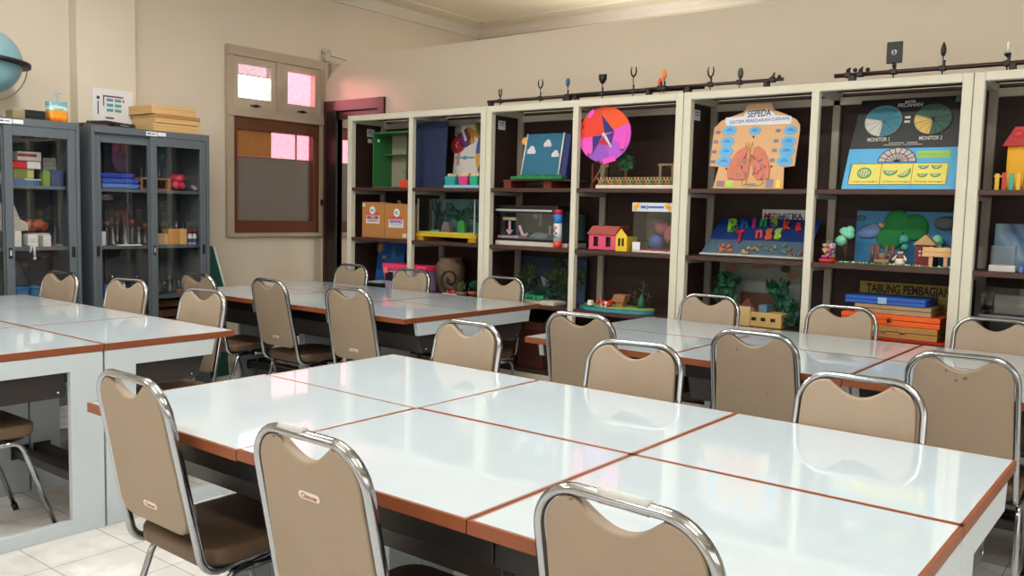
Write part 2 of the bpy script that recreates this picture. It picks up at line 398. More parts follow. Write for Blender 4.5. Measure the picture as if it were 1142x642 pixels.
# ================================================================== CHAIRS
RK = .2                                         # backrest rake (y per z)
def by(z): return -.20 - (z-.44)*RK
def hw(z): return .172 - (z-.44)*.022           # half width of the tube line
def make_chair():
    t = thing('stacking_chair', 'x', 'chair')
    zt = .881
    pts = [(hw(.44), .08, .412), (hw(.44), by(.44)+.012, .398), (hw(zt), by(zt), zt), (-hw(zt), by(zt), zt), (-hw(.44), by(.44)+.012, .398), (-hw(.44), .08, .412)]
    path = fillet(pts, [0, .055, .080, .080, .055, 0], 9)
    for p in path:                               # the top bar bows up slightly
        if p.z > .82: p.z += .008*(1-(p.x/.165)**2)
    MB().tube(path, .0095, 12, r2=.0125, up=(0, 0, -1)).build('back_frame', CHROME, t)
    # backrest pad with the scooped hand grip at the top
    o = []; n = 16
    wtop = hw(.84)-.012; wbot = hw(.5)-.011; zb = .495; ztp = zt-.004
    for i in range(7):                            # bottom corners, counter-clockwise from lower left
        a = PI+PI/2*i/6; o.append((-wbot+.05+.05*math.cos(a), zb+.05+.05*math.sin(a)))
    for i in range(7):
        a = -PI/2+PI/2*i/6; o.append((wbot-.05+.05*math.cos(a), zb+.05+.05*math.sin(a)))
    for i in range(8):
        a = PI/2*i/7; o.append((wtop-.062+.062*math.cos(a), ztp-.064+.064*math.sin(a)))
    for i in range(1, 2*n):
        x = .088*(1-i/n); o.append((x, ztp+.003-.044*(1-(x/.088)**2)**1.3))
    for i in range(8):
        a = PI/2+PI/2*i/7; o.append((-wtop+.068+.062*math.cos(a), ztp-.064+.064*math.sin(a)))
    m = MB(); m.poly(o, 'y', -.011, .017, bev=.007, seg=3, smooth=True)
    for v in m.bm.verts: v.co.y += by(v.co.z)
    m.build('backrest', PAD, t)
    # maker's plate on the back of the pad
    mp = Matrix.Translation((0, by(.55)-.0112, .55)) @ Matrix.Rotation(math.atan(RK), 4, 'X')
    k = MB(); k.mi = 0
    k.poly([(-.024+.008*math.cos(a), .008*math.sin(a)) for a in [PI/2+PI*i/6 for i in range(7)]] + [(.024+.008*math.cos(a), .008*math.sin(a)) for a in [-PI/2+PI*i/6 for i in range(7)]], 'y', -.0018, 0, M=mp)
    k.mi = 1; k.text('Chitose', 0, 0, -.0018, w=.046, th=.0006, M=mp)
    k.build('maker_plate', [mat('silver_plate', (214, 206, 196), .35), C(150, 50, 40)], t)
    # seat
    m = MB(); o = []
    for cx, cy, a0 in ((-.182+.07, -.185+.07, PI), (.182-.07, -.185+.07, 1.5*PI), (.187-.07, .205-.08, 0), (-.187+.07, .205-.08, .5*PI)):
        for i in range(7):
            a = a0+PI/2*i/6; o.append((cx+.07*math.cos(a), cy+.07*math.sin(a)))
    m.poly(o, 'z', .405, .452, bev=.016, seg=4, smooth=True)
    for v in m.bm.verts:
        if v.co.z > .43: v.co.z += .012*(1-(v.co.x/.2)**2)*(1-(v.co.y/.2)**2)
    m.build('seat', SEAT, t)
    MB().poly([(x*.86, y*.86) for x, y in o], 'z', .388, .406, bev=.004, seg=1).build('seat_pan', BLACK, t)
    for s in (-1, 1):
        for f in (-1, 1):
            pts = [(s*.180, 0, .385), (s*.178, f*.125, .385), (s*.190, f*.25, .0158)]
            l = MB().tube(fillet(pts, [0, .05, 0], 7), .0095, 10).build('leg', CHROME, t)
            p = Vector(pts[2]); d = (Vector(pts[1])-p).normalized()
            MB().tube([p-d*.012, p+d*.016], .0125, 10).build('rubber_foot', BLACK, l)
    m = MB()
    for y in (-.10, .10): m.tube([(-.178, y, .382), (.178, y, .382)], .008, 8)
    m.build('cross_bar', BLACK, t)
    return t
proto = make_chair(); used = [False]
def chair(x84, y84, yaw, facing, label, group):
    """x84, y84: middle of the backrest at 0.84 m; facing +1 looks to +y (back to the camera)"""
    t = proto if not used[0] else copy_tree(proto); used[0] = True
    a = math.radians(yaw) + (0 if facing > 0 else PI)
    off = -by(.85)
    t.location = (x84 - math.sin(a)*off, y84 + math.cos(a)*off, 0); t.rotation_euler = (0, 0, a)
    t['label'] = label; t['group'] = group
    return t
GA, GB, GC, GD = 'chairs around the front tables', 'chairs around the left tables', 'chairs around the tables before the door', 'chairs around the right rear tables'
K = .979                                        # chairs were measured on the plane z = .84; the backs pass it at .85
def ch(x, y, yaw, f, label, g, ynew=None):
    k = (ynew/y) if ynew else K
    return chair(x*k, y*k, yaw, f, label, g)
ch(-2.114, 1.149, -1, 1, 'tan chrome chair at the near left corner of the front tables, brown seat showing', GA)
c2 = ch(-1.34, 1.085, -1, 1, 'tan chrome chair with back to us, middle of the three nearest the camera', GA)
c3 = ch(-.680, 1.16, -3, 1, 'tan chrome chair at the bottom centre right, torn label on its top bar', GA)
ch(-2.235, 2.60, -2, -1, 'tan chrome chair across the front tables, leftmost of three facing us', GA)
ch(-1.50, 2.615, 10, -1, 'tan chrome chair across the front tables, middle of three facing us', GA)
ch(-.722, 2.515, 4, -1, 'tan chrome chair across the front tables, rightmost of three facing us', GA)
ch(-2.143, 3.239, 4, 1, 'tan chrome chair with back to us at the left end of the right rear tables', GD, 3.135)
c8 = ch(-1.327, 3.215, 2, 1, 'tan chrome chair with back to us, middle of three before the right rear tables', GD, 3.135)
c9 = ch(-.605, 3.235, 4, 1, 'tan chrome chair with stained back at the right edge, before the rear tables', GD, 3.135)
ch(-2.12, 4.50, 4, -1, 'tan chrome chair against the shelves below the lung board', GD, 4.415)
ch(-1.40, 4.49, 6, -1, 'tan chrome chair against the shelves before the stacked coloured cases', GD, 4.415)
ch(-.715, 4.49, 6, -1, 'tan chrome chair against the shelves at the right picture edge', GD, 4.415)
ch(-4.943, 3.134, 3, 1, 'tan chrome chair beside the cabinets at the left end of the tables before the door', GC)
ch(-4.343, 3.225, -2, 1, 'tan chrome chair with back to us, middle of three before the tables by the door', GC)
ch(-3.731, 3.30, 4, 1, 'tan chrome chair with back to us, right of three before the tables by the door', GC, 3.155)
ch(-5.04, 4.50, 3, -1, 'small tan chair back in front of the doorway across the tables', GC, 4.475)
ch(-4.42, 4.51, 4, -1, 'small tan chair back in front of the pink lidded tub', GC, 4.475)
ch(-3.56, 4.475, 4, -1, 'tan chair back before the shelf post between carved vase and forest painting', GC, 4.475)
ch(-5.49, 2.55, 9, -1, 'tan chair back before the left grey cabinet', GB)
ch(-4.815, 2.61, 9, -1, 'tan chair back before the left door of the right grey cabinet', GB)
ch(-4.005, 2.575, 6, -1, 'tan chair at the far right corner of the left tables, before another chair', GB)
ch(-3.79, 1.09, 0, 1, 'chair pushed under the left tables at the left edge, only seat and leg showing', GB)
for o in bpy.data.objects:
    if o.parent == c2 and o.name.startswith('maker_plate'): o.location = (0, -.215*RK, .215)
def stain(c, spots):
    for x, z, r in spots:
        m = MB(); m.poly([(x+r*random.uniform(.6, 1.2)*math.cos(a), z+r*random.uniform(.6, 1.3)*math.sin(a)) for a in [2*PI*i/9 for i in range(9)]], 'y', -.0117, -.0110)
        for v in m.bm.verts: v.co.y += by(v.co.z)
        m.build('stain', mat('old_stain', (118, 101, 82), .7, noise=.1, scale=50), c)
stain(c9, [(-.045, .835, .006), (.012, .815, .009), (-.015, .805, .006)]); stain(c8, [(-.06, .82, .005), (.05, .66, .004)])
# paper labels wrapped round the top bars of two near chairs, stains on two backs
def wrap(c, x0, x1):
    zt = .881; pts = [(x, by(zt), zt+.008*(1-(x/.165)**2)) for x in [x0+(x1-x0)*i/6 for i in range(7)]]
    MB().tube(pts, .0104, 12, r2=.0134, up=(0, 0, -1)).build('paper_label', mat('worn_label', (176, 178, 176), .6, noise=.12, scale=40), c)
wrap(c2, -.075, .0); wrap(c3, -.035, .055)

HT = 1.81
# ================================================================== GREY GLASS CABINETS
CX = -5.70                                       # plane of the cabinet fronts
def make_cabinet(y0, y1, label):
    W = y1-y0; H = HT; D = .36
    t = thing('glass_door_cabinet', label, 'cabinet', (CX, y0, 0), PI/2, 'grey glass door cabinets')
    m = MB()                                      # local x along the front, local y into the depth
    m.box(0, .022, 0, D, 0, H, bev=.002, seg=1); m.box(W-.022, W, 0, D, 0, H, bev=.002, seg=1)
    m.box(.022, W-.022, 0, D, H-.045, H); m.box(.022, W-.022, 0, D, 0, .07)
    m.build('carcass', STEEL, t)
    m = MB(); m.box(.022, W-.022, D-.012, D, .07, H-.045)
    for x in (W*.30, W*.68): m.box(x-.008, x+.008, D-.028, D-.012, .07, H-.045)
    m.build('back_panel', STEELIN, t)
    for z in SHZ: MB().box(.024, W-.024, .078, D-.03, z-.022, z, bev=.002, seg=1).build('shelf', STEEL, t)
    for k, (a, b, yy) in enumerate(((.024, W/2+.02, .026), (W/2-.022, W-.024, .004))):
        m = MB(); st = .048
        m.box(a, a+st, yy, yy+.02, .07, H-.047, bev=.002, seg=1); m.box(b-st, b, yy, yy+.02, .07, H-.047, bev=.002, seg=1)
        m.box(a+st, b-st, yy, yy+.02, H-.105, H-.047); m.box(a+st, b-st, yy, yy+.02, .07, .15)
        d = m.build('sliding_door', STEEL, t)
        MB().box(a+st, b-st, yy+.008, yy+.012, .15, H-.105).build('glass_pane', CLEAR, d)
        for x in ((a+st/2,) if k == 0 else (a+st/2, b-st/2)):
            h = MB(); h.box(x-.011, x+.011, yy-.003, yy+.006, HZ-.034, HZ+.034, bev=.002, seg=1)
            ho = h.build('recessed_handle', BLACK, d)
            if k == 1 and x < W*.7: MB().box(x-.005, x+.005, yy-.0045, yy-.002, HZ-.015, HZ+.018).build('lock', C(190, 190, 186), ho)
    m = MB(); m.mi = 0
    m.box(W/2-.055, W/2+.025, -.0015, 0, H-.040, H-.012); m.box(W/2+.03, W/2+.09, -.0015, 0, H-.036, H-.012)
    m.mi = 1; m.box(W/2-.045, W/2-.022, -.0022, -.0015, H-.029, H-.021); m.box(W/2-.016, W/2+.012, -.0022, -.0015, H-.028, H-.023)
    m.build('name_label', [PAPER, BLACK], t)
    return t
SHZ = []
for v in (209.5, 274.5, 334.0): SHZ.append(PX(113, v, CX-.06)[1])
SHZ.append(.42); HZ = PX(171, 279, CX)[1]
CY0, CY1 = PX(102, 150, CX)[0], PX(233.5, 150, CX)[0]
make_cabinet(CY0, CY1, 'grey steel cabinet with sliding glass doors and lab glassware, beside the window')
B1 = PX(88.5, 150, CX)[0]
make_cabinet(B1-(CY1-CY0), B1, 'grey steel cabinet with sliding glass doors, at the left picture edge under the globe')
XI = CX-.16
def ci(u, v, X=None):                             # a point inside a cabinet seen at (u, v)
    return PX(u, v, XI if X is None else X)
def cbox(name, label, cat, u0, u1, vt, z0, mats, dep=.14, X=None, group=None, top=None, mk=None):
    X = XI if X is None else X
    ya, yb = ci(u0, vt, X)[0], ci(u1, vt, X)[0]; zt = top if top else ci((u0+u1)/2, vt, X)[1]
    m = MB(); m.box(X-dep, X, ya, yb, z0, zt, bev=.002, seg=1)
    if mk: mk(m, X, ya, yb, z0, zt)
    return tag(m.build(name, mats), label, cat, group), zt
s1, s2, s3, s4 = SHZ
# left cabinet, top shelf
_, z = cbox('game_box', 'flat blue and white folder at the bottom of the pile in the left cabinet', 'folder', 12, 44, 199.5, s1, [C(72, 104, 150), PAPER], .155, mk=lambda m, X, a, b, c, d: (setattr(m, 'mi', 1), m.box(X-.1, X+.002, b-.09, b+.01, d-.004, d+.001), None)[2])
_, z = cbox('flat_box', 'olive green flat box under the red boxes in the left cabinet', 'box', 15, 38, 188.5, z, [C(120, 128, 62), C(186, 176, 110)], .155, mk=lambda m, X, a, b, c, d: (setattr(m, 'mi', 1), m.box(X-.05, X+.0015, b-.04, b-.005, c+.008, d-.008), None)[2])
_, z2 = cbox('flat_box', 'dark red box with white label in the pile, lower of the two red ones', 'box', 15, 46, 179, z, [C(140, 32, 36), PAPER, C(214, 40, 46)], .155, mk=lambda m, X, a, b, c, d: (setattr(m, 'mi', 1), m.box(X-.05, X+.0015, b-.085, b-.006, c+.006, d-.006), setattr(m, 'mi', 2), m.box(X-.05, X+.0015, b-.19, b-.09, c+.01, d-.012), None)[4])
_, z3 = cbox('flat_box', 'red and white striped box on the darker red box in the left cabinet', 'box', 19, 46, 169, z2, [C(206, 204, 200), C(158, 40, 48)], .155, mk=lambda m, X, a, b, c, d: (setattr(m, 'mi', 1), m.box(X-.05, X+.0015, a+.002, b-.03, c+.024, d-.014), None)[2])
cbox('book_stack_box', 'pale grey carton of papers behind the green box in the left cabinet', 'box', 48, 63, 176, s1, [C(150, 148, 142), C(120, 120, 116)], .11, X=XI-.045, mk=lambda m, X, a, b, c, d: (setattr(m, 'mi', 1), [m.box(X-.02, X+.001, a+.004, b-.004, c+(d-c)*(.3+.14*i), c+(d-c)*(.33+.14*i)) for i in range(5)], None)[2])
cbox('flat_box', 'small lime green box beside the blue box in the left cabinet', 'box', 48, 56, 190.5, s1, [C(112, 140, 52)], .055, X=XI+.02)
cbox('flat_box', 'dark blue box at the right of the top shelf in the left cabinet', 'box', 57.5, 71, 190, s1, [C(42, 62, 110)], .065, X=XI+.03)
cbox('flat_box', 'pale box beyond the centre stile in the left cabinet, at the picture edge', 'box', -22, 3.5, 190, s1, [C(170, 172, 174)], .16)
# left cabinet, second shelf: a covered white bundle, cartons, brown parcel
ya, yb = ci(-8, 260)[0], ci(33, 260)[0]
zb = ci(12, 258)[1]
m = MB(); zt_ = ci(10, 226)[1]
prof_ = [(ya, s2+.10), (yb, s2+.10), (yb-.004, s2+.15), (yb-.05, s2+.175), ((ya+yb)/2+.02, zt_), (ya+.03, zt_-.005), (ya, s2+.17)]
m.poly(prof_, 'x', XI-.17, XI-.01, bev=.006)
tag(m.build('wrapped_bundle', mat('grey_cloth', (176, 170, 160), .9, noise=.08, scale=9, bump=.2, bscale=30)), 'large pale cloth covered bundle on cartons in the left cabinet', 'bundle')
cbox('carton', 'small white carton under the cloth bundle in the left cabinet, nearest the centre stile', 'carton', 16, 24, 255, s2, [C(214, 214, 210), C(150, 150, 150)], .12, top=s2+.10)
cbox('carton', 'dark carton behind the white cartons in the left cabinet', 'carton', -8, 15, 256, s2, [C(64, 60, 58)], .15, top=s2+.10, X=XI-.02)
cbox('carton', 'white carton with grey lines, middle of the left cabinet second shelf', 'carton', 31, 42.5, 261.5, s2, [C(216, 216, 216), C(160, 160, 164)], .08, X=XI+.03, mk=lambda m, X, a, b, c, d: (setattr(m, 'mi', 1), m.box(X-.01, X+.001, a+.006, b-.006, c+.03, c+.034), m.box(X-.01, X+.001, a+.006, b-.006, c+.045, c+.048), None)[3])
cbox('carton', 'white carton right of the other on the left cabinet second shelf', 'carton', 48, 57, 262.5, s2, [C(214, 214, 212)], .08, X=XI+.03)
_, zc = cbox('carton', 'cream flat carton supporting the orange parcel in the left cabinet', 'carton', 34.5, 56, 260, s2, [C(200, 190, 172)], .12, X=XI-.06)
m = MB(); a_, b_ = ci(39, 250)[0], ci(57, 250)[0]
for i in range(9): m.ball((XI-.1+random.uniform(-.03, .03), a_+(b_-a_)*(i+.5)/9, zc+.046+random.uniform(-.008, .015)), .034, 2, .15)
tag(m.build('plastic_parcel', mat('orange_brown_plastic', (156, 86, 56), .35, noise=.35, scale=26)), 'rust coloured plastic wrapped parcel on the cream carton, left cabinet', 'parcel')
m = MB()
m.tube([(XI+.03, ci(26, 270)[0], s2+.012), (XI+.075, ci(29, 270)[0], s2+.012), (XI+.0985, ci(30, 275)[0], s2+.006), (XI+.0985, ci(31, 280)[0], s2-.06)], .007, 8)
m.tube([(XI+.03, ci(26, 270)[0], s2+.02), (XI+.07, ci(27, 272)[0], s2+.012), (XI+.0985, ci(27, 272)[0], s2+.010), (XI+.0985, ci(26, 280)[0], s2-.03)], .006, 8)
m.ball((XI+.0985, ci(31, 283)[0], s2-.07), .010)
tag(m.build('white_cable', C(206, 206, 200)), 'bunched white cable hanging over the shelf edge in the left cabinet', 'cable')
m = MB(); a_, b_ = ci(62.5, 260)[0], ci(68, 260)[0]
for yy in (a_, b_-.03): m.tube([(XI-.02, yy, s2), (XI-.05, yy+.015, s2+.13), (XI-.08, yy+.03, s2)], .004, 6)
m.box(XI-.1, XI, a_-.01, b_+.01, s2, s2+.012); m.tube([(XI-.05, a_+.015, s2+.13), (XI-.05, b_-.015, s2+.13)], .004, 6)
tag(m.build('wire_stand', C(120, 122, 122, .3)), 'small black wire stand at the right of the left cabinet second shelf', 'stand')
# left cabinet, lower shelf: blue tubs and a dark sack
for k, (u0, u1, vt, lb) in enumerate(((17, 33, 320, 'blue plastic tub low in the left cabinet, left of two'), (34, 48, 318, 'blue plastic tub low in the left cabinet, right of two'))):
    a_, b_ = ci(u0, vt)[0], ci(u1, vt)[0]; m = MB()
    m.box(XI-.16, XI, a_+.006, b_-.006, s3, s3+.085, bev=.008); m.box(XI-.166, XI+.006, a_, b_, s3+.085, s3+.10, bev=.004, seg=1)
    tag(m.build('plastic_tub', C(44, 108, 168, .4)), lb, 'tub', 'blue tubs in the left cabinet')
m = MB(); a_, b_ = ci(17, 300)[0], ci(40, 300)[0]
m.poly([(a_, s3+.10), (b_, s3+.10), (b_-.04, s3+.2), (b_-.1, s3+.31), (a_+.02, s3+.32)], 'x', XI-.15, XI-.06, bev=.02, seg=3, smooth=True)
tag(m.build('folded_sack', mat('grey_sack', (74, 74, 78), .85, noise=.1)), 'dark grey folded sack standing behind the blue tubs, left cabinet', 'sack')
# right cabinet, top shelf: blue trays, test tube rack, pink bundle
zz = s1
for i, (c_, w_, lb) in enumerate((((70, 120, 200), 46, 'pale blue plastic tray at the bottom of the stack in the right cabinet'), ((48, 84, 190), 46, 'blue plastic tray in the middle of the stack in the right cabinet'), ((40, 66, 176), 40, 'deep blue plastic tray on top of the stack in the right cabinet'))):
    a_, b_ = ci(110, 200)[0], ci(110+w_, 200)[0]; m = MB(); h_ = .034
    m.poly([(a_, zz+h_), (a_+.012, zz), (b_-.03, zz), (b_, zz+h_), (b_-.006, zz+h_), (b_-.032, zz+.005), (a_+.018, zz+.005), (a_+.006, zz+h_)], 'x', XI-.16, XI+.02)
    for xx in (XI-.16, XI+.016): m.poly([(a_, zz+h_), (a_+.012, zz), (b_-.03, zz), (b_, zz+h_)], 'x', xx, xx+.004)
    tag(m.build('plastic_tray', C(*c_, .35)), lb, 'tray', 'blue trays in the right cabinet'); zz += .0345
m = MB(); a_, b_ = ci(157, 200)[0], ci(190, 200)[0]
rk = thing('test_tube_rack', 'wooden rack of glass test tubes on the top shelf of the right cabinet', 'test tube rack', (XI-.03, a_, s1))
L_ = b_-a_
m.box(-.05, .03, 0, L_, 0, .010); m.box(-.05, .03, 0, L_, .075, .085); m.box(-.05, .03, 0, .012, .01, .075); m.box(-.05, .03, L_-.012, L_, .01, .075)
m.build('wooden_frame', mat('rack_wood', (168, 116, 66), .55, noise=.1), rk)
for i in range(6):
    y_ = L_*(i+.8)/6.6; hgt = random.choice((.15, .16, .175))
    MB().lathe([(0, .012), (.008, .018), (.009, hgt), (.0105, hgt+.003), (.0085, hgt+.002), (.0075, .022), (0, .017)], 10, (-.01, y_, 0)).build('test_tube', CLEARW, rk)
m = MB(); a_, b_ = ci(193, 200)[0], ci(213, 200)[0]
for i in range(12): m.ball((XI-.04+random.uniform(-.04, .04), a_+.03+(b_-a_-.06)*random.random(), s1+.040+.05*(i % 2)), .034, 2, .12)
tag(m.build('plastic_bundle', mat('pink_red_plastic', (206, 56, 84), .3, noise=.4, scale=22)), 'crumpled pink and red plastic bundle on the top shelf of the right cabinet', 'bundle')
m = MB(); 
for y_ in (ci(214, 205)[0], ci(216, 205)[0]): m.tube([(XI+.07, y_-.02, s1+.012), (XI+.03, y_-.015, s1+.035), (XI+.0, y_-.02, s1+.012)], .010, 8)
tag(m.build('cloth_strip', C(150, 150, 150)), 'grey cloth strip at the right of the pink bundle', 'cloth')
# right cabinet, second shelf: lab glass on the left, wooden blocks and bottles on the right
def flask(u, h, r, kind, X, z, label, group, cap=None):
    y_ = ci(u, 270, X)[0]
    if kind == 'cyl': pr = [(0, .0), (r*1.5, 0), (r*1.5, .008), (r, .012), (r, h), (r*1.15, h+.004), (r*.88, h), (r*.88, .016), (0, .014)]
    elif kind == 'flask': pr = [(0, 0), (r, 0), (r, .012), (r*.34, h*.66), (r*.34, h), (r*.46, h+.003), (r*.28, h), (r*.28, h*.64), (r*.9, .014), (0, .005)]
    elif kind == 'round': pr = [(0, 0), (r*.5, .002), (r, r*.8), (r*.75, r*1.6), (r*.3, r*1.95), (r*.3, h), (r*.42, h+.003), (r*.24, h), (r*.24, r*2), (r*.9, r*.8), (0, .005)]
    else: pr = [(0, 0), (r, 0), (r, h), (r*1.08, h+.003), (r*.92, h), (r*.92, .006), (0, .005)]
    o = tag(MB().lathe(pr, 16, (X, y_, z)).build('glass_'+{'cyl': 'cylinder', 'flask': 'flask', 'round': 'round_flask', 'beaker': 'beaker'}[kind], CLEARW), label, {'cyl': 'measuring cylinder', 'flask': 'flask', 'round': 'flask', 'beaker': 'beaker'}[kind], group)
    if cap: MB().lathe([(0, h), (r*.5, h), (r*.55, h+.03), (0, h+.034)], 12, (X, y_, z)).build('stopper', C(*cap), o)
    return o
g2 = 'lab glass on the second shelf of the right cabinet'
for u, h, r, X in ((131, .16, .018, XI-.115), (138.5, .20, .017, XI-.115), (146.5, .215, .016, XI-.115)): flask(u, h, r, 'cyl', X, s2, 'tall slender glass measuring cylinder, second shelf of the right cabinet, left half', g2)
for u, h, r, X in ((126, .12, .038, XI+.02), (140, .13, .040, XI+.02), (155, .12, .038, XI+.02)): flask(u, h, r, 'flask', X, s2, 'conical glass flask without stopper on the second shelf of the right cabinet', g2)
for u, h, r, X in ((119, .13, .032, XI-.055), (148, .14, .030, XI-.055), (162, .11, .03, XI-.055)): flask(u, h, r, 'flask', X, s2, 'glass flask with red brown stopper on the second shelf of the right cabinet', g2, cap=(126, 52, 48))
cbox('carton', 'tiny white carton at the left of the glassware, right cabinet', 'carton', 113, 118, 258, s2, [C(206, 204, 198)], .03, X=XI+.04)
a_, b_ = ci(124, 270)[0], ci(150, 270)[0]
tag(MB().box(XI+.066, XI+.10, a_, b_, s2, s2+.008, bev=.002).build('white_tray', PAPER), 'thin white tray before the glassware, right cabinet second shelf', 'tray')
for u, h in ((176, .16), (183, .17), (190, .15), (197, .17), (204, .165)): flask(u, h-.01, .022, 'beaker', XI-.09, s2, 'tall glass beaker behind the wooden blocks in the right cabinet', 'beakers behind the wooden blocks')
for u0, u1, vt, c_, lb in ((175, 182.5, 260.5, (196, 160, 128), 'small pinkish wooden block, leftmost of the row in the right cabinet'), (183, 187.5, 260.5, (206, 172, 122), 'narrow pale wooden block, second of the row in the right cabinet'), (188, 200, 255.2, (204, 146, 76), 'large honey coloured wooden block in the right cabinet'), (200.5, 208.6, 255.2, (222, 180, 112), 'large pale yellow wooden block in the right cabinet')):
    cbox('wooden_block', lb, 'block', u0, u1, vt, s2, [mat('block_%d_%d' % (c_[0], c_[2]), c_, .55, noise=.06, scale=10)], .08, X=XI+.03, group='wooden blocks in the right cabinet')
for u, lb in ((212, 'white chemical bottle with dark red cap, left of two, right cabinet'), (217, 'white chemical bottle with dark red cap, right of two, right cabinet')):
    y_ = ci(u, 262, XI+.055)[0]; r = .016
    o = tag(MB().lathe([(0, 0), (r, 0), (r, .06), (r*.7, .072), (r*.7, .08), (0, .08)], 16, (XI+.055, y_, s2)).build('chemical_bottle', C(214, 216, 220, .35)), lb, 'bottle', 'chemical bottles in the right cabinet')
    MB().lathe([(0, .08), (r*.85, .08), (r*.85, .105), (0, .108)], 14, (XI+.055, y_, s2)).build('cap', C(120, 30, 34), o)
    MB().lathe([(r+.0005, .018), (r+.0005, .045)], 16, (XI+.055, y_, s2)).build('label_band', C(70, 80, 140), o)
# right cabinet, third shelf: more glass
for i, (u, kind, h, r) in enumerate(((125, 'round', .15, .033), (131, 'beaker', .1, .03), (138, 'beaker', .12, .028), (146, 'round', .13, .033), (152, 'flask', .14, .034), (159, 'beaker', .1, .030), (177, 'round', .1, .033), (183, 'beaker', .09, .03), (189, 'round', .13, .033), (195, 'flask', .12, .034), (199.5, 'beaker', .09, .028), (205, 'flask', .11, .026))):
    flask(u, h, r, kind, XI+(-.085 if i % 2 else .015), s3, {'beaker': 'short glass beaker', 'round': 'round bottomed glass flask', 'flask': 'conical glass flask'}[kind] + ' on the third shelf of the right cabinet', 'lab glass on the third shelf of the right cabinet')
y_ = ci(115, 322)[0]
tag(MB().lathe([(0, 0), (.028, 0), (.026, .07), (.012, .09), (.012, .10), (0, .10)], 16, (XI+.03, y_, s3)).build('blue_bottle', C(40, 60, 140, .3)), 'squat blue bottle on the third shelf of the right cabinet', 'bottle')
# low down in the right cabinet: dark wooden crate
m = MB(); a_, b_ = CY0+.44, CY1-.07
for k in range(3): m.box(XI-.02, XI, a_, b_, s4+.01+.07*k, s4+.06+.07*k, bev=.002, seg=1)
for yy in (a_, b_-.03): m.box(XI-.15, XI-.02, yy, yy+.03, s4, s4+.21)
m.box(XI-.15, XI, a_, b_, s4, s4+.01)
tag(m.build('slatted_crate', C(96, 62, 44)), 'brown slatted crate low in the right cabinet', 'crate')

# ------------------------------------------------------------------ on top of the cabinets
# globe
gx, gz = -5.910, PX(-15, 68, -5.910)[1]; gy = PX(-15, 68, -5.910)[0]
g = thing('desk_globe', 'large blue globe with black horizon ring on the left cabinet', 'globe', (gx, gy, HT))
R_ = .195; zc = gz-HT
def globe_mat():
    m = bpy.data.materials.new('globe_print'); m.use_nodes = True; nt = m.node_tree; b = nt.nodes['Principled BSDF']; b.inputs['Roughness'].default_value = .3
    tc = nt.nodes.new('ShaderNodeTexCoord'); nz = nt.nodes.new('ShaderNodeTexNoise'); nz.inputs['Scale'].default_value = 5; nz.inputs['Detail'].default_value = 6
    nt.links.new(tc.outputs['Object'], nz.inputs['Vector']); rp = nt.nodes.new('ShaderNodeValToRGB'); e = rp.color_ramp.elements
    e[0].position = .45; e[0].color = lin((122, 166, 178)); e[1].position = .66; e[1].color = lin((176, 186, 176))
    x = e.new(.6); x.color = lin((134, 174, 184)); nt.links.new(nz.outputs['Fac'], rp.inputs['Fac']); nt.links.new(rp.outputs[0], b.inputs['Base Color']); return m
MB().ball((0, 0, zc), R_, 4).build('sphere', globe_mat(), g)
m = MB(); tl = Matrix.Translation((0, 0, zc)) @ Matrix.Rotation(math.radians(-4), 4, 'X')
n = 48; pr = [(R_+.004, -.012), (R_+.045, -.012), (R_+.045, .012), (R_+.004, .012), (R_+.004, -.012)]
m.lathe(pr, n, M=tl); m.build('horizon_ring', BLACK, g)
m = MB(); m.tube([(0, (R_+.042)*math.sin(a), zc+(R_+.042)*math.cos(a)) for a in [math.radians(88+i*5) for i in range(20)]], .004, 8); m.build('meridian_wire', C(150, 130, 100, .3), g)
m = MB(); m.lathe([(0, 0), (.085, 0), (.085, .015), (.06, .03), (.02, .045), (.018, zc-R_+.005), (0, zc-R_+.01)], 28); m.build('base', mat('globe_base', (150, 140, 128), .5), g)
def topbox(name, label, cat, u0, u1, vt, X, mats, dep=.1, mk=None):
    a_, b_ = PX(u0, vt, X)[0], PX(u1, vt, X)[0]; zt = PX((u0+u1)/2, vt, X)[1]
    m = MB(); m.box(X-dep, X, a_, b_, HT, zt, bev=.004)
    if mk: mk(m, X, a_, b_, zt)
    return tag(m.build(name, mats), label, cat)
topbox('small_box', 'small olive patterned box on the left cabinet beside the globe', 'box', 14, 28, 122.5, -5.760, [mat('olive_box', (140, 130, 96), .6, noise=.3, scale=40)])
topbox('metal_box', 'small black metal box between olive box and orange pouch', 'box', 30, 50, 123, -5.800, [C(30, 34, 36, .3), C(60, 66, 66, .3)], mk=lambda m, X, a, b, z: (setattr(m, 'mi', 1), m.box(X-.08, X+.002, a+.01, b-.01, z-.03, z-.026), None)[2])
topbox('small_box', 'tiny brown box just left of the orange pouch', 'box', 51, 53, 124, -5.830, [C(150, 132, 100)], .06)
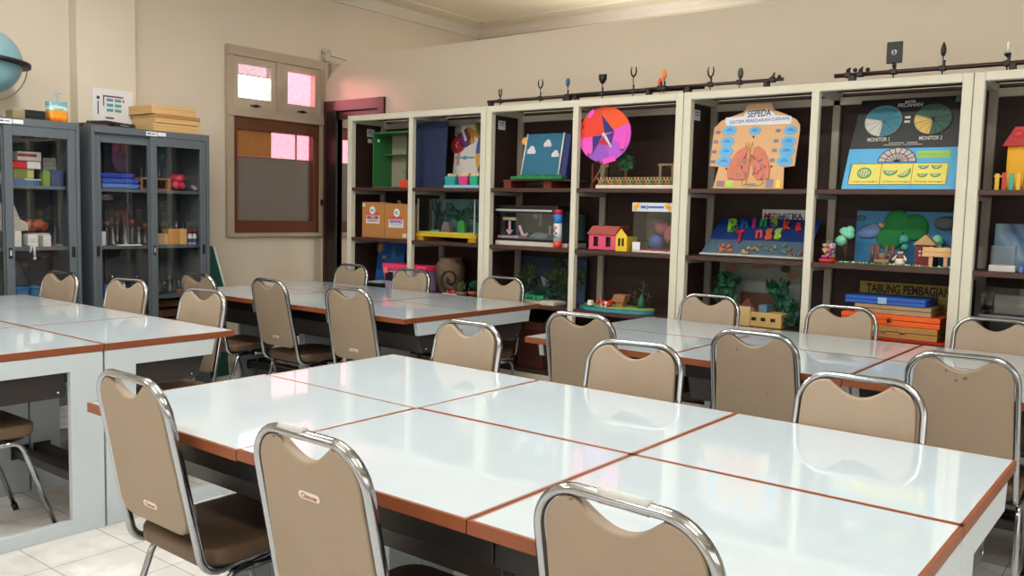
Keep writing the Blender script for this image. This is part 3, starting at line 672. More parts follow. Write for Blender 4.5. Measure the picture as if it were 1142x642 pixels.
# orange pouch with a hanging hole card
a_, b_ = PX(56, 132, -5.780)[0], PX(77, 132, -5.780)[0]; zt = PX(66, 113, -5.780)[1]
def pouch_mat():
    m = bpy.data.materials.new('orange_pouch_print'); m.use_nodes = True; nt = m.node_tree; b = nt.nodes['Principled BSDF']; b.inputs['Roughness'].default_value = .25
    tc = nt.nodes.new('ShaderNodeTexCoord'); sp = nt.nodes.new('ShaderNodeSeparateXYZ'); nz = nt.nodes.new('ShaderNodeTexNoise'); nz.inputs['Scale'].default_value = 34
    nt.links.new(tc.outputs['Generated'], sp.inputs[0]); nt.links.new(tc.outputs['Object'], nz.inputs['Vector'])
    ad = nt.nodes.new('ShaderNodeMath'); ad.operation = 'MULTIPLY_ADD'; ad.inputs[1].default_value = .35; nt.links.new(nz.outputs['Fac'], ad.inputs[0]); nt.links.new(sp.outputs['Z'], ad.inputs[2])
    rp = nt.nodes.new('ShaderNodeValToRGB'); e = rp.color_ramp.elements; e[0].position = .2; e[0].color = lin((226, 92, 24)); e[1].position = 1.0; e[1].color = lin((110, 170, 190))
    for p_, c_ in ((.45, (246, 170, 40)), (.62, (240, 150, 50)), (.75, (120, 180, 150)), (.85, (220, 226, 220))): x = e.new(p_); x.color = lin(c_)
    nt.links.new(ad.outputs[0], rp.inputs['Fac']); nt.links.new(rp.outputs[0], b.inputs['Base Color']); return m
m = MB(); hh = zt-HT
m.poly([(a_+.01, HT), (b_-.01, HT), (b_, HT+hh*.15), (b_-.006, HT+hh), (a_-.004, HT+hh*.98), (a_, HT+hh*.15)], 'x', -5.850, -5.780, bev=.018, seg=3, smooth=True)
po = tag(m.build('snack_pouch', pouch_mat()), 'orange and blue printed pouch on the left cabinet', 'pouch')
yt = PX(64, 110, -5.800)[0]; zt2 = PX(66, 104, -5.800)[1]
m = MB(); m.tube([(-5.810, yt, zt-.01), (-5.810, yt, zt2)], .003, 6); m.tube([(-5.810, yt-.012, zt2), (-5.810, yt+.03, zt2)], .003, 6); m.tube([(-5.810, yt, zt2-.02), (-5.810, yt+.025, zt2-.03)], .0025, 6)
m.build('blue_straw', C(120, 190, 210), po)
m = MB(); a2 = PX(88, 134, -5.850)[0]; b2 = PX(148, 138, -5.850)[0]
tk = thing('dark_tools', 'flat black and brown tools lying on the right cabinet, before the poster', 'tools', (-5.850, a2, HT))
L_ = b2-a2
m = MB(); m.box(-.05, .06, 0, L_*.45, .0, .018, bev=.003); m.build('folded_cloth', C(84, 60, 48), tk)
m = MB(); m.box(-.04, .05, L_*.25, L_*.7, .018, .034, bev=.004); m.tube([(.03, L_*.1, .026), (.0, L_*.5, .042), (.04, L_*.98, .026)], .007, 8); m.build('black_strip', BLACK, tk)
m = MB(); m.box(-.02, .07, L_*.55, L_*.95, .0, .018, bev=.003); m.ball((.05, L_*.93, .022), .016, 2); m.build('black_pad', C(30, 28, 28), tk)
# three pale wooden trays
zz = HT
for i, (h_, dy, dx, lb) in enumerate(((.060, 0, 0, 'pale wooden shallow box at the bottom of the stack on the right cabinet'), (.060, .012, .008, 'pale wooden shallow box with a brown side strip, middle of the stack'), (.062, -.008, -.004, 'pale wooden shallow box on top of the stack on the right cabinet'))):
    X1_, Y0_, Y1_ = -5.740+dx, 3.31+dy, 3.65+dy
    m = MB(); m.box(X1_-.31, X1_, Y0_, Y1_, zz, zz+h_*.52, bev=.002, seg=1); m.box(X1_-.307, X1_-.002, Y0_+.002, Y1_-.002, zz+h_*.52, zz+h_*.56); m.box(X1_-.31, X1_, Y0_, Y1_, zz+h_*.56, zz+h_-.002, bev=.002, seg=1)
    o = tag(m.build('wooden_box', PINE), lb, 'box', 'wooden boxes on the right cabinet')
    if i == 1: MB().box(X1_, X1_+.003, Y0_, Y1_, zz+h_*.56, zz+h_-.004).build('brown_strip', mat('tan_strip', (170, 124, 70), .6), o)
    zz += h_
# poster taped to the pillar
m = MB(); ya, zt = PX(102, 97, -6.070); yb = PX(147, 100, -6.070)[0]; zb = zt-.23
p = thing('wall_poster', 'white plan poster with teal blocks taped on the pillar', 'poster', (-5.83*SW+.003, ya, zb), PI/2)
W_, H_ = yb-ya, zt-zb
MB().box(0, W_, -.002, 0, 0, H_).build('sheet', PAPER, p)
m = MB(); m.mi = 0
m.box(.03, .05, -.004, -.002, H_-.075, H_-.055); m.build('square_print', C(50, 50, 90), p); m = MB(); m.box(.035, .042, -.004, -.002, .05, H_-.09)
m.build('side_print', C(50, 50, 90), p); m = MB()
m.mi = 1
m.box(.075, .22, -.004, -.002, H_-.055, H_-.045); m.box(.075, .082, -.004, -.002, H_-.12, H_-.045); m.build('heading_print', [C(110, 50, 90), C(110, 50, 90)], p); m = MB(); m.box(.09, .15, -.004, -.002, .028, .038); m.build('caption_print', C(110, 50, 90), p); m = MB()
m.mi = 2
for r in range(3):
    for c in range(2): m.box(.10+c*.058, .146+c*.058, -.004, -.002, H_-.085-r*.035, H_-.065-r*.035)
m.mi = 3; m.box(.215, .226, -.004, -.002, H_-.085, H_-.065)
m.build('print', [C(50, 50, 90), C(110, 50, 90), C(86, 156, 170), C(190, 60, 70)], p)
# dark green chalkboard leaning against the wall, past the cabinet
ya = PX(240, 300, -6.050)[0]
m = MB(); cb = thing('chalkboard', 'dark green chalkboard with white edge leaning between cabinet and window', 'chalkboard', (-5.870, 0, 0))
o_ = [(PX(228, 275, -5.870)[0], PX(236, 272.5, -5.870)[1]), (PX(238.5, 275, -5.870)[0], PX(238.5, 275, -5.870)[1]), (PX(251.5, 322, -5.870)[0], PX(251, 322, -5.870)[1]), (PX(256, 345, -5.870)[0], .0), (PX(228, 345, -5.870)[0], .0)]
MB().poly(o_, 'x', -.012, 0).build('green_panel', mat('chalkboard_green', (22, 78, 66), .6, noise=.1), cb)
e = [Vector((0.0, p_[0], p_[1])) for p_ in o_[1:4]]
MB().tube(e, .008, 8).build('white_edge', C(214, 220, 214), cb)
# emergency lamp bracket high on the left wall
b0 = PX(364, 62, LX+.03)
wl = thing('wall_lamp', 'small pale wall lamp with wire at the top corner of the window', 'lamp', (LX, 5.17, b0[1]-.05))
MB().box(0, .05, -.035, .035, 0, .07, bev=.006).build('housing', C(196, 188, 172), wl)
m = MB()
for s in (-1, 1): m.lathe([(0, 0), (.018, 0), (.024, .03), (0, .032)], 12, (.028, s*.022, .07))
m.build('lamp_head', C(206, 202, 190, .3), wl)
m = MB(); m.tube([(.05, .02, .05), (.10, .10, .03), (.20, .17, -.01)], .003, 6); m.build('wire', C(90, 80, 70), wl)

# ================================================================== BOOKCASES
SY, SD, ST = 4.55, .375, 2.006
LEV = [1.456, 1.080, .708, .285]
EDGES = [-5.165, -3.800, -2.357, -.884, .60]
MIDS = [-4.498, -3.087, -1.613, -.15]
SHN = ['leftmost cream framed bookcase beside the doorway, cardboard files on its middle shelf', 'cream framed bookcase with a colour wheel, second from the doorway', 'cream framed bookcase with the lung board and round pie board, third from the doorway', 'cream framed bookcase cut off by the right picture edge']
for k in range(4):
    a, b, mid = EDGES[k]+.0015, EDGES[k+1]-.0015, MIDS[k]
    t = thing('bookcase', SHN[k], 'bookcase', ((a+b)/2, SY, 0), 0, 'cream framed bookcases along the back wall')
    A, B, Mx = a-(a+b)/2, b-(a+b)/2, mid-(a+b)/2
    pw = .046
    for x in (A, B-pw): MB().box(x, x+pw, 0, .045, 0, ST, bev=.003, seg=1).build('post', CREAM, t)
    MB().box(Mx-.020, Mx+.020, 0.001, .04, .2, ST-.03, bev=.003, seg=1).build('post', CREAM, t)
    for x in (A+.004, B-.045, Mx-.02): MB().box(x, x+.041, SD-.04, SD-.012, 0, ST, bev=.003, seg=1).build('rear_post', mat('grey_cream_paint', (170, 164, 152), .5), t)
    m = MB(); m.box(A+pw, B-pw, 0, .04, ST-.042, ST, bev=.003, seg=1); m.box(A+.045, B-.045, SD-.04, SD-.012, ST-.075, ST-.035)
    for x in (A+.01, Mx-.015, B-.04): m.box(x, x+.03, .045, SD-.04, ST-.05, ST-.012)
    m.build('top_rail', CREAM, t)
    m = MB(); m.box(A+pw, B-pw, .001, .04, .225, .272, bev=.003, seg=1); m.build('bottom_rail', CREAM, t)
    for z in LEV:
        bo = MB().box(A+.004, B-.004, .006, SD-.042, z-.012, z+.013, bev=.002, seg=1).build('shelf_board', BOARD, t)
        if z > .4:
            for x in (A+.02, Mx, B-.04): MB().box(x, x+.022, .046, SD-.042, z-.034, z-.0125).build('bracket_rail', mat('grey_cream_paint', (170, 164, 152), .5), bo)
    for x in (A+.002, B-.006): MB().box(x, x+.004, .046, SD-.012, .2, ST-.05).build('side_panel', PLY, t)
    MB().box(A+.002, B-.002, SD-.010, SD-.002, .2, ST-.01).build('back_panel', PLY, t)
    MB().box(A+.01, B-.01, .05, SD-.05, ST-.012, ST-.004).build('top_panel', PLY, t)
    if k < 3:                                     # stickers on the left side panel
        xs = a+.007 - (a+b)/2
        m = MB(); y0 = .19 if k == 0 else .12
        zz = [1.925, 1.865][0]
        m.box(xs, xs+.002, y0, y0+.075, zz-.06, zz); 
        if k == 0: m.box(xs, xs+.002, y0+.01, y0+.055, zz-.105, zz-.075)
        m.mi = 1; m.box(xs+.002, xs+.0025, y0+.01, y0+.06, zz-.018, zz-.012); m.box(xs+.002, xs+.0025, y0+.01, y0+.05, zz-.034, zz-.028)
        m.build('paper_sticker', [PAPER, C(120, 124, 130)], t)
Z = [z+.0135 for z in LEV]                         # tops of the boards
Q = PY
def PT(u, v, Y0, z0, k):                           # point on a plane leaning back from the line y=Y0, z=z0
    d = ray(u, v); t = (Y0 + k*(EYE-z0))/(d[1]-k*d[2])
    return t*d[0], (EYE+t*d[2]-z0)*math.sqrt(1+k*k)
def lean(name, label, cat, u, Y0, z0, k, group=None):
    x0 = Q(u, 300, Y0)[0]
    t = thing(name, label, cat, (x0, Y0, z0), 0, group, rot=(-math.atan(k), 0, 0))
    f = lambda uu, vv: (lambda p: (p[0]-x0, p[1]))(PT(uu, vv, Y0, z0, k))
    return t, f
def span(u0, u1, v, Y): return Q(u0, v, Y)[0], Q(u1, v, Y)[0]
def zat(u, v, Y): return Q(u, v, Y)[1]
def tank(m, x0, x1, y0, y1, z0, z1, th=.003, top=True, back=True):
    m.box(x0, x1, y0, y0+th, z0, z1); m.box(x0, x0+th, y0+th, y1-th, z0, z1); m.box(x1-th, x1, y0+th, y1-th, z0, z1)
    if back: m.box(x0, x1, y1-th, y1, z0, z1)
    if top: m.box(x0+th, x1-th, y0+th, y1-th, z1-th, z1)
def leaves(m, c, r, n, size, sc=(1, 1, 1)):
    for i in range(n):
        d = Vector((random.gauss(0, 1), random.gauss(0, 1), random.gauss(0, 1))).normalized()*r*random.uniform(.35, 1)
        p = Vector((c[0]+d.x*sc[0], c[1]+d.y*sc[1], c[2]+d.z*sc[2]))
        M_ = Matrix.Translation(p) @ Euler((random.uniform(0, 6), random.uniform(0, 6), random.uniform(0, 6))).to_matrix().to_4x4()
        s_ = size*random.uniform(.7, 1.3)
        m.poly([(-s_, 0), (-s_*.3, -s_*.45), (s_*.5, -s_*.4), (s_, 0), (s_*.4, s_*.45), (-s_*.4, s_*.4)], 'z', -.0008, .0008, M=M_)
LEAF = mat('artificial_leaf', (34, 96, 62), .55, noise=.25, scale=30)
LEAFD = mat('dark_artificial_leaf', (20, 66, 54), .55, noise=.25, scale=30)
LEAFO = mat('olive_artificial_leaf', (78, 92, 48), .6, noise=.25, scale=30)
GRASS = mat('craft_grass', (44, 110, 74), .85, noise=.3, scale=60)
YEL = mat('yellow_wood', (206, 172, 40), .5, noise=.06)

# ---- bay 1: open green case
Y0 = 4.66
x0, x1 = span(415.8, 457, 180, Y0); z0 = Z[0]; z1 = zat(416, 147.5, Y0)
t = thing('open_display_case', 'open green framed display case on the top shelf next to the doorway', 'display case', (x0, Y0, z0))
W_, H_, D_ = x1-x0, z1-z0, .20
m = MB(); m.box(0, .008, 0, D_, 0, H_); m.box(W_-.008, W_, 0, D_, 0, H_); m.box(0, W_, 0, D_, H_-.012, H_); m.box(0, W_, 0, D_, 0, .010)
m.build('green_frame', mat('green_paint', (46, 108, 58), .45, noise=.06), t)
MB().box(.008, W_-.008, D_-.008, D_, .01, H_-.012).build('grey_back', mat('olive_grey_card', (150, 148, 128), .7), t)
m = MB(); m.box(.01, W_-.01, D_-.09, D_-.008, H_*.60, H_*.60+.006); m.box(W_*.55, W_-.01, D_-.09, D_-.008, H_*.30, H_*.30+.006); m.box(W_*.62, W_*.62+.005, D_-.09, D_-.008, .01, H_-.012); m.build('inner_shelf', mat('olive_green_strip', (84, 110, 72), .6), t)
m = MB(); m.lathe([(0, 0), (.012, 0), (.012, .002), (0, .002)], 14, M=Matrix.Translation((.0085, .05, H_-.06)) @ Matrix.Rotation(PI/2, 4, 'Y')); m.build('white_sticker', PAPER, t)
m = MB(); m.box(W_-.075, W_-.02, D_-.05, D_-.01, H_*.61, H_*.86, bev=.004); m.build('yellow_card', C(212, 184, 60), t)
x0b, x1b = span(448.5, 459, 205, 4.63)
tag(MB().box(x0b, x1b, 4.60, 4.655, Z[0], zat(450, 200.5, 4.6), bev=.003).build('small_block', C(206, 72, 46)), 'small red orange block in front of the green case', 'block')
# ---- bay 1: two cardboard files
yb_ = 4.62
for i, (u0, u1, vt, w1, lb) in enumerate(((403.6, 428.3, 225.3, 'MALAM', 'brown cardboard file box with red headed label, left of two by the doorway'), (428.8, 455.5, 227, 'SIANG', 'brown cardboard file box with blue and red label, right of two by the doorway'))):
    xa, xb = span(u0, u1, 245, yb_); zt = zat((u0+u1)/2, vt, yb_); W_ = xb-xa; H_ = zt-Z[1]
    t = thing('file_box', lb, 'file box', (xa, yb_, Z[1]), 0, 'cardboard file boxes')
    MB().box(.001, W_-.001, 0, .09, 0, H_, bev=.003, seg=1).build('carton', CARD, t)
    cz = H_*(.77 if i == 0 else .74); cx = W_*(.48 if i == 0 else .52)
    m = MB(); m.mi = 0; m.disc(cx, cz, .030, .030, -.0005); m.mi = 1; m.text('KA' if i == 0 else 'IC', cx, cz, -.0025, w=.030, bold=.02)
    m.mi = 2; m.poly([(cx+.0315*math.cos(2*PI*j/24), cz+.0315*math.sin(2*PI*j/24)) for j in range(24)], 'y', -.0018, -.0002)
    m.build('round_emblem', [PAPER, C(60, 72, 130), C(150, 170, 200)], t)
    l0, l1 = (W_*.20, W_*.80) if i == 0 else (W_*.18, W_*.80); c0 = H_*(.40 if i == 0 else .32)
    m = MB(); m.mi = 0; m.box(l0, l1, -.001, 0, c0, c0+.085); m.mi = 1; m.box(l0, l1, -.002, -.001, c0+.062, c0+.085); m.mi = 2
    m.text(w1, (l0+l1)/2, c0+.046, -.002, w=(l1-l0)*.82, h=.026, bold=.02); m.mi = 3; m.box(l0+.02, l1-.02, -.002, -.001, c0+.016, c0+.026)
    m.build('front_label', [mat('pink_white_label', (224, 206, 208), .6), C(206, 80, 70), C(120, 34, 48) if i == 0 else C(70, 66, 150), C(140, 130, 150) if i == 0 else C(140, 190, 220)], t)
    m = MB()
    if i == 0: m.box(.005, .035, -.001, 0, H_-.035, H_-.010)
    else: m.box(W_-.06, W_-.015, -.001, 0, .012, .042)
    m.build('corner_sticker', C(220, 208, 186), t)
xk = Q(443, 224, 4.70)[0]
m = MB(); m.ball((0, 0, .014), .014, 2); m.lathe([(0, 0), (.014, 0), (.014, .006), (0, .006)], 12, (.022, 0, 0))
o = tag(m.build('pale_bead', C(170, 166, 160)), 'tiny pale bead lying on top of the right cardboard file box', 'bead'); o.location = (xk, 4.72, zat(443, 227, yb_)+.0005)
# ---- bay 1 bottom: blue poster, pink lidded tub, green box
t, f = lean('blue_poster', 'blue painted board with an orange sun behind the pink lidded tub', 'painted board', 418, 4.79, Z[2]+.001, .12)
a, b = f(419.5, 300)[0], f(449.5, 300)[0]; h = f(434, 270)[1]
MB().box(a, b, 0, .006, 0, h).build('panel', mat('blue_poster_paint', (34, 92, 168), .5, noise=.18, scale=14), t)
m = MB(); cx, cz = f(424, 276); m.disc(cx, cz, .024, .032, 0, .001); m.mi = 1
p = f(428.5, 286.5); m.box(p[0]-.02, p[0]+.02, -.001, 0, p[1]-.012, p[1]+.012); m.mi = 2
p = f(439, 282); m.disc(p[0], p[1], .018, .05, 0, .001); p = f(441, 274.5); m.box(p[0]-.03, p[0]+.03, -.001, 0, p[1]-.005, p[1]+.005)
m.mi = 0
for q in range(8):
    aa = q*PI/4+.3; m.box(-.004, .004, -.001, 0, .03, .045, M=Matrix.Translation((cx, 0, cz)) @ Matrix.Rotation(aa, 4, 'Y'))
m.build('painted_shapes', [C(206, 158, 60), C(176, 130, 110), C(80, 110, 150)], t)
yb_ = 4.61; xa, xb = span(428.5, 474, 300, yb_); zt = zat(440, 294, yb_); zl = zat(440, 300.5, yb_)
t = thing('lidded_tub', 'clear plastic tub with bright pink lid behind the cream post', 'tub', (xa, yb_, Z[2]))
W_ = xb-xa; H_ = zl-Z[2]
MB().poly([(.012, 0), (W_-.012, 0), (W_-.002, H_), (.002, H_)], 'y', 0, .14, bev=.006).build('clear_body', mat('milky_plastic', (176, 156, 186), .35, noise=.1, scale=20), t)
m = MB(); m.box(-.012, W_+.012, -.012, .152, H_, H_+(zt-zl), bev=.008); m.build('lid', mat('hot_pink_plastic', (234, 62, 110), .35), t)
m = MB(); m.box(.006, .05, -.016, -.006, H_-.03, H_+.014, bev=.004); m.box(.008, .018, -.012, .0, H_-.05, H_-.03); m.build('clip', mat('salmon_plastic', (240, 120, 110), .4), t)
m = MB(); m.box(.018, .095, -.004, .004, H_*.42, H_*.86); m.build('dark_sticker', C(30, 18, 28), t)
xa, xb = span(408.5, 426.5, 318, 4.60); H_ = zat(418, 314, 4.60)-Z[2]
t = thing('small_case', 'low black and green case with white lid left of the pink lidded tub', 'case', (xa, 4.60, Z[2]))
MB().box(0, xb-xa, 0, .16, 0, H_*.72, bev=.003).build('body', C(24, 44, 34, .4), t)
MB().box(0, (xb-xa)*.7, 0, .16, H_*.72, H_, bev=.004).build('lid', C(206, 212, 208), t)
# ---- bay 2 top: blue panel, letter board, pots
t, f = lean('blue_board', 'plain dark blue upright board beside the letter board', 'board', 463, 4.665, Z[0], .06)
MB().box(f(461, 200)[0], f(495.5, 200)[0], 0, .012, 0, f(480, 136)[1], bev=.001, seg=1).build('panel', mat('navy_card', (18, 38, 76), .6, noise=.08), t)
t, f = lean('letter_board', 'white board with red, purple and gold cut-out letters on the top shelf', 'letter board', 505, 4.78, Z[0], .10)
MB().box(f(506, 180)[0], f(545, 180)[0], 0, .008, 0, f(520, 139.5)[1]).build('board', mat('letter_board_white', (206, 204, 200), .6), t)
m = MB(); p = f(511, 145); m.box(p[0]-.03, p[0]+.03, -.001, 0, p[1]-.04, p[1]+.03); m.build('grey_print', C(150, 150, 150), t)
for k, (ch_, u, v, r_, c_, hh) in enumerate((('G', 510.5, 162, 30, (150, 28, 44), .12), ('U', 519.5, 154.5, 28, (96, 36, 110), .12), ('N', 529.5, 148.5, 24, (190, 140, 40), .12), ('U', 539, 144, 20, (60, 130, 80), .11))):
    p = f(u, v); MB().text(ch_, p[0], p[1], 0, h=hh, th=.012, bold=.085, rot=math.radians(r_)).build('letter', C(*c_), t)
m = MB()
for k, (a0, c_) in enumerate(((0, 0), (.9, 1), (1.8, 2), (2.7, 3))): 
    m.mi = k; p = f(541, 170); m.disc(p[0], p[1], .085, .16, 0, .003, a0=PI/2+a0*.9, a1=PI/2+.8+a0*.9)
m.mi = 4; p = f(511.5, 177); m.box(p[0]-.012, p[0]+.012, -.004, 0, p[1]-.05, p[1]+.05); m.mi = 5; p = f(518.5, 175.8)
m.disc(p[0], p[1], .02, .014, 0, .004); m.box(p[0]-.09, p[0]+.09, -.003, 0, p[1]-.006, p[1]+.006)
m.build('wheel_print', [C(160, 40, 50), C(60, 80, 160), C(206, 160, 60), C(90, 60, 90), C(190, 130, 130), C(90, 150, 170)], t)
yb_ = 4.60; xa, xb = span(494.5, 534, 208, yb_)
t = thing('pot_tray', 'light blue tray on the top shelf carrying three little pots', 'tray', (xa, yb_, Z[0]))
MB().box(0, xb-xa, 0, .12, 0, .020, bev=.003).build('tray_board', C(130, 196, 222), t)
for k, (u0, u1, c_, lb) in enumerate(((496, 508, (44, 150, 150), 'teal little pot, leftmost on the light blue tray'), (511.5, 521.5, (206, 60, 130), 'pink patterned little pot in the middle of the light blue tray'), (524, 533, (40, 170, 130), 'green little pot, rightmost on the light blue tray'))):
    a, b = span(u0, u1, 203, 4.63); r = (b-a)/2; hh = .062
    o = tag(MB().poly([(-r*.85, 0), (r*.85, 0), (r, hh), (-r, hh)], 'y', 0, .07, bev=.004).build('little_pot', mat('pot_%d' % k, c_, .5, noise=.2, scale=60)), lb, 'pot', 'pots on the light blue tray'); o.location = ((a+b)/2, 4.625, Z[0]+.0205)
    m = MB(); 
    for q in range(3): m.box(-r*.8+q*r*.55, -r*.8+q*r*.55+.02, .02, .05, hh, hh+random.uniform(.015, .03), bev=.002, seg=1)
    m.build('cream_top', C(222, 190, 150), o)
# ---- bay 2 middle: forest box on yellow stand
yb_ = 4.63; xa, xb = span(463.5, 530.5, 268, yb_); H_ = zat(495, 261, yb_)-Z[1]
t = thing('yellow_stand', 'low bright yellow stand under the forest scene box', 'stand', (xa, yb_, Z[1])); W_ = xb-xa
MB().box(0, W_, 0, .22, H_-.022, H_, bev=.003).build('top_board', YEL, t)
for a in (.0, W_-.075): MB().box(a, a+.07, .005, .20, 0, H_-.022, bev=.003).build('foot', mat('ochre_wood', (196, 146, 44), .5, noise=.08), t)
zb = Z[1]+H_+.0005; z1 = zat(495, 221.5, 4.66)
xa, xb = span(465.5, 529.5, 240, 4.66); W_ = xb-xa; H_ = z1-zb
t = thing('forest_diorama', 'glass scene box with dark painted forest standing on the yellow stand', 'diorama', (xa, 4.66, zb))
MB().box(.004, W_-.004, .16, .17, 0, H_).build('painted_back', mat('forest_paint', (84, 132, 130), .6, noise=.5, scale=12), t)
m = MB(); m.box(0, W_, 0, .17, 0, .012, bev=.002, seg=1); m.build('base', C(196, 190, 74), t)
m = MB()
for x in (0, W_-.008): m.box(x, x+.008, 0, .008, .012, H_); m.box(x, x+.008, .16, .17, .012, H_)
m.build('white_edges', C(176, 190, 190), t)
m = MB(); tank(m, .001, W_-.001, .001, .158, .013, H_-.004, .002, back=False, top=False); m.build('glass_panes', ACRYL, t)
m = MB()
for x, sp in ((W_*.11, .02), (W_*.22, -.03)):
    m.tube([(x, .13, .012), (x+sp*.4, .13, H_*.35), (x+sp, .13, H_*.7), (x+sp*2.2, .13, H_*.95)], .012, 8, taper=[1.2, 1, .8, .4])
    m.tube([(x+sp*.5, .13, H_*.5), (x-sp*1.5, .13, H_*.72), (x-sp*1.7, .13, H_*.93)], .007, 8, taper=[1, .8, .4])
m.build('bare_trees', C(16, 34, 30), t)
m = MB()
for (x, z, r, n) in ((.36, .62, .07, 60), (.55, .55, .06, 50), (.75, .68, .07, 60), (.9, .45, .05, 40), (.3, .22, .05, 50), (.65, .28, .06, 50)): leaves(m, (W_*x, .13, H_*z), r, n, .014, (1, .3, 1))
m.build('foliage', mat('forest_leaf', (28, 92, 72), .6, noise=.3, scale=30), t)
m = MB(); m.poly([(W_*.40+.04*math.cos(a), .012+max(0, .075*math.sin(a))) for a in [PI*i/10 for i in range(11)]], 'y', .06, .10); m.build('grey_dome_hut', C(140, 118, 130), t)
m = MB(); m.poly([(W_*.60, .012), (W_*.72, .012), (W_*.72, .06)] + [(W_*.66+W_*.06*math.cos(a), .06+.04*math.sin(a)) for a in [PI*i/8 for i in range(1, 8)]] + [(W_*.60, .06)], 'y', .07, .09); m.build('green_door', C(70, 170, 80), t)
m = MB(); 
for i in range(10): m.ball((W_*(.18+.012*i), .05+random.uniform(-.02, .03), .016), .012, 1, .2)
m.build('pale_moss', C(120, 190, 150), t)
# ---- bay 2 bottom: carved wooden vase, plants
yv = 4.74; xc = Q(502.5, 300, yv)[0]; h = zat(503, 287, yv)-Z[2]; r = (Q(515, 300, yv)[0]-Q(490, 300, yv)[0])/2
t = thing('carved_vase', 'tall mottled brown vase with a dark spiral relief', 'vase', (xc, yv, Z[2]), .70)
vm = mat('mottled_vase', (100, 80, 62), .75, noise=.5, scale=26, bump=.4, bscale=40)
MB().lathe([(0, 0), (r*.72, 0), (r*.78, h*.05), (r*.92, h*.4), (r*1.0, h*.66), (r*.95, h*.8), (r*.74, h*.93), (r*.80, h), (r*.7, h), (r*.66, h*.94), (0, h*.9)], 28).build('body', vm, t)
m = MB(); sp = []
for i in range(40):
    a = i/39*2.6*PI; rr = .012+.058*i/39
    x_, z_ = rr*math.cos(a+PI*.9), h*.42+rr*1.15*math.sin(a+PI*.9); y_ = -math.sqrt(max(.0001, (r*.93)**2-x_*x_))
    sp.append((x_, y_, z_))
m.tube(sp, .010, 8); m.build('spiral_relief', C(30, 24, 24), t)
for k, (u, v, lb, c_) in enumerate(((515, 314, 'small olive plant at the foot of the carved vase', LEAFO), (528, 312, 'small green plant in a red dish right of the vase', LEAF))):
    yp = 4.625 if k == 0 else 4.69; xp = Q(u, v, yp)[0]; t = thing('small_plant', lb, 'plant', (xp, yp, Z[2]), 0, 'small plants by the vase')
    MB().lathe([(0, 0), (.032, 0), (.043, .03), (.037, .03), (.028, .012), (0, .012)], 20).build('dish', C(156, 74, 56) if k else C(120, 96, 70), t)
    m = MB(); leaves(m, (0, 0, .068), .036, 50, .013); m.build('leaves', c_, t)
m = MB()
for i in range(5): m.ball((0+.016*i-.032, random.uniform(-.02, .02), .022), .016, 1, .2)
o = tag(m.build('red_berries', C(176, 40, 44)), 'little cluster of red berries before the vase', 'berries'); o.location = (Q(504.5, 320, 4.622)[0], 4.622, Z[2]-.002)
tag(MB().box(Q(497, 325, 4.60)[0], Q(512, 325, 4.60)[0], 4.562, 4.578, Z[2], Z[2]+.016, bev=.003).build('white_slab', C(190, 192, 190)), 'narrow pale slab lying before the carved vase', 'slab')
# ---- bay 3 top: sky board on a low stand
yb_ = 4.64; xa, xb = span(560.5, 636, 205, yb_); H_ = zat(590, 200.5, yb_)-Z[0]
t = thing('low_stand', 'low stand with two red brick feet on the top shelf', 'stand', (xa, yb_, Z[0])); W_ = xb-xa
MB().box(0, W_, 0, .2, H_-.008, H_, bev=.002).build('thin_top', C(120, 74, 60), t)
for a in (.0, W_*.60): MB().box(a, a+.062, .01, .18, 0, H_-.008, bev=.004).build('foot', mat('brick_red_wood', (122, 52, 42), .6, noise=.15), t)
zb = Z[0]+H_+.0005
t, f = lean('sky_board', 'blue box board with white paper clouds and an orange sun on the low stand', 'painted board', 582, 4.68, zb+.0085, .16)
a, b = f(581.5, 190)[0], f(625, 190)[0]; h = f(605, 149)[1]
MB().poly([(a, 0), (b-.012, 0), (b, h), (a+.02, h)], 'y', 0, .05, bev=.002, seg=1).build('panel', mat('sky_blue_paint', (22, 102, 136), .5, noise=.1, scale=6), t)
m = MB(); m.tube([(a+.012*0, -.003, 0), (a+.02, -.003, h)], .005, 6); m.tube([(b-.012, -.003, 0), (b, -.003, h)], .006, 6); m.build('torn_white_edge', PAPER, t)
MB().poly([(b-.006, 0), (b+.04, .0), (b+.05, h*.97), (b+.004, h)], 'y', .004, .05, bev=.002, seg=1).build('navy_side', C(34, 44, 110), t)
m = MB(); p = f(585.5, 157.5); m.mi = 0; m.disc(p[0], p[1], .022, .026, -.002, .004); m.mi = 1
for u, v, s in ((593, 167.5, 1), (611, 160, .9), (619.5, 171.5, .85)):
    p = f(u, v)
    for dx, dz, r in ((-.014, -.006, .017), (.004, .008, .020), (.020, -.008, .015)): m.disc(p[0]+dx*s, p[1]+dz*s, r*s, r*s, -.001, .005)
    m.box(p[0]-.03*s, p[0]+.035*s, -.006, -.001, p[1]-.024*s, p[1]-.012*s)
m.build('paper_shapes', [C(226, 168, 60), PAPER], t)
m = MB(); a, b = span(573, 630, 195, 4.64)
m.box(a, b, 4.60, 4.665, zb, zb+.022, bev=.008); 
for i in range(16): m.ball((a+.02+random.random()*(b-a)*.9, 4.63, zb+.024), .016, 1, .3, (1.4, 1, .7))
tag(m.build('grass_strip', mat('craft_lawn', (30, 116, 66), .8, noise=.3, scale=40)), 'green craft lawn strip in front of the blue sky board', 'craft lawn')
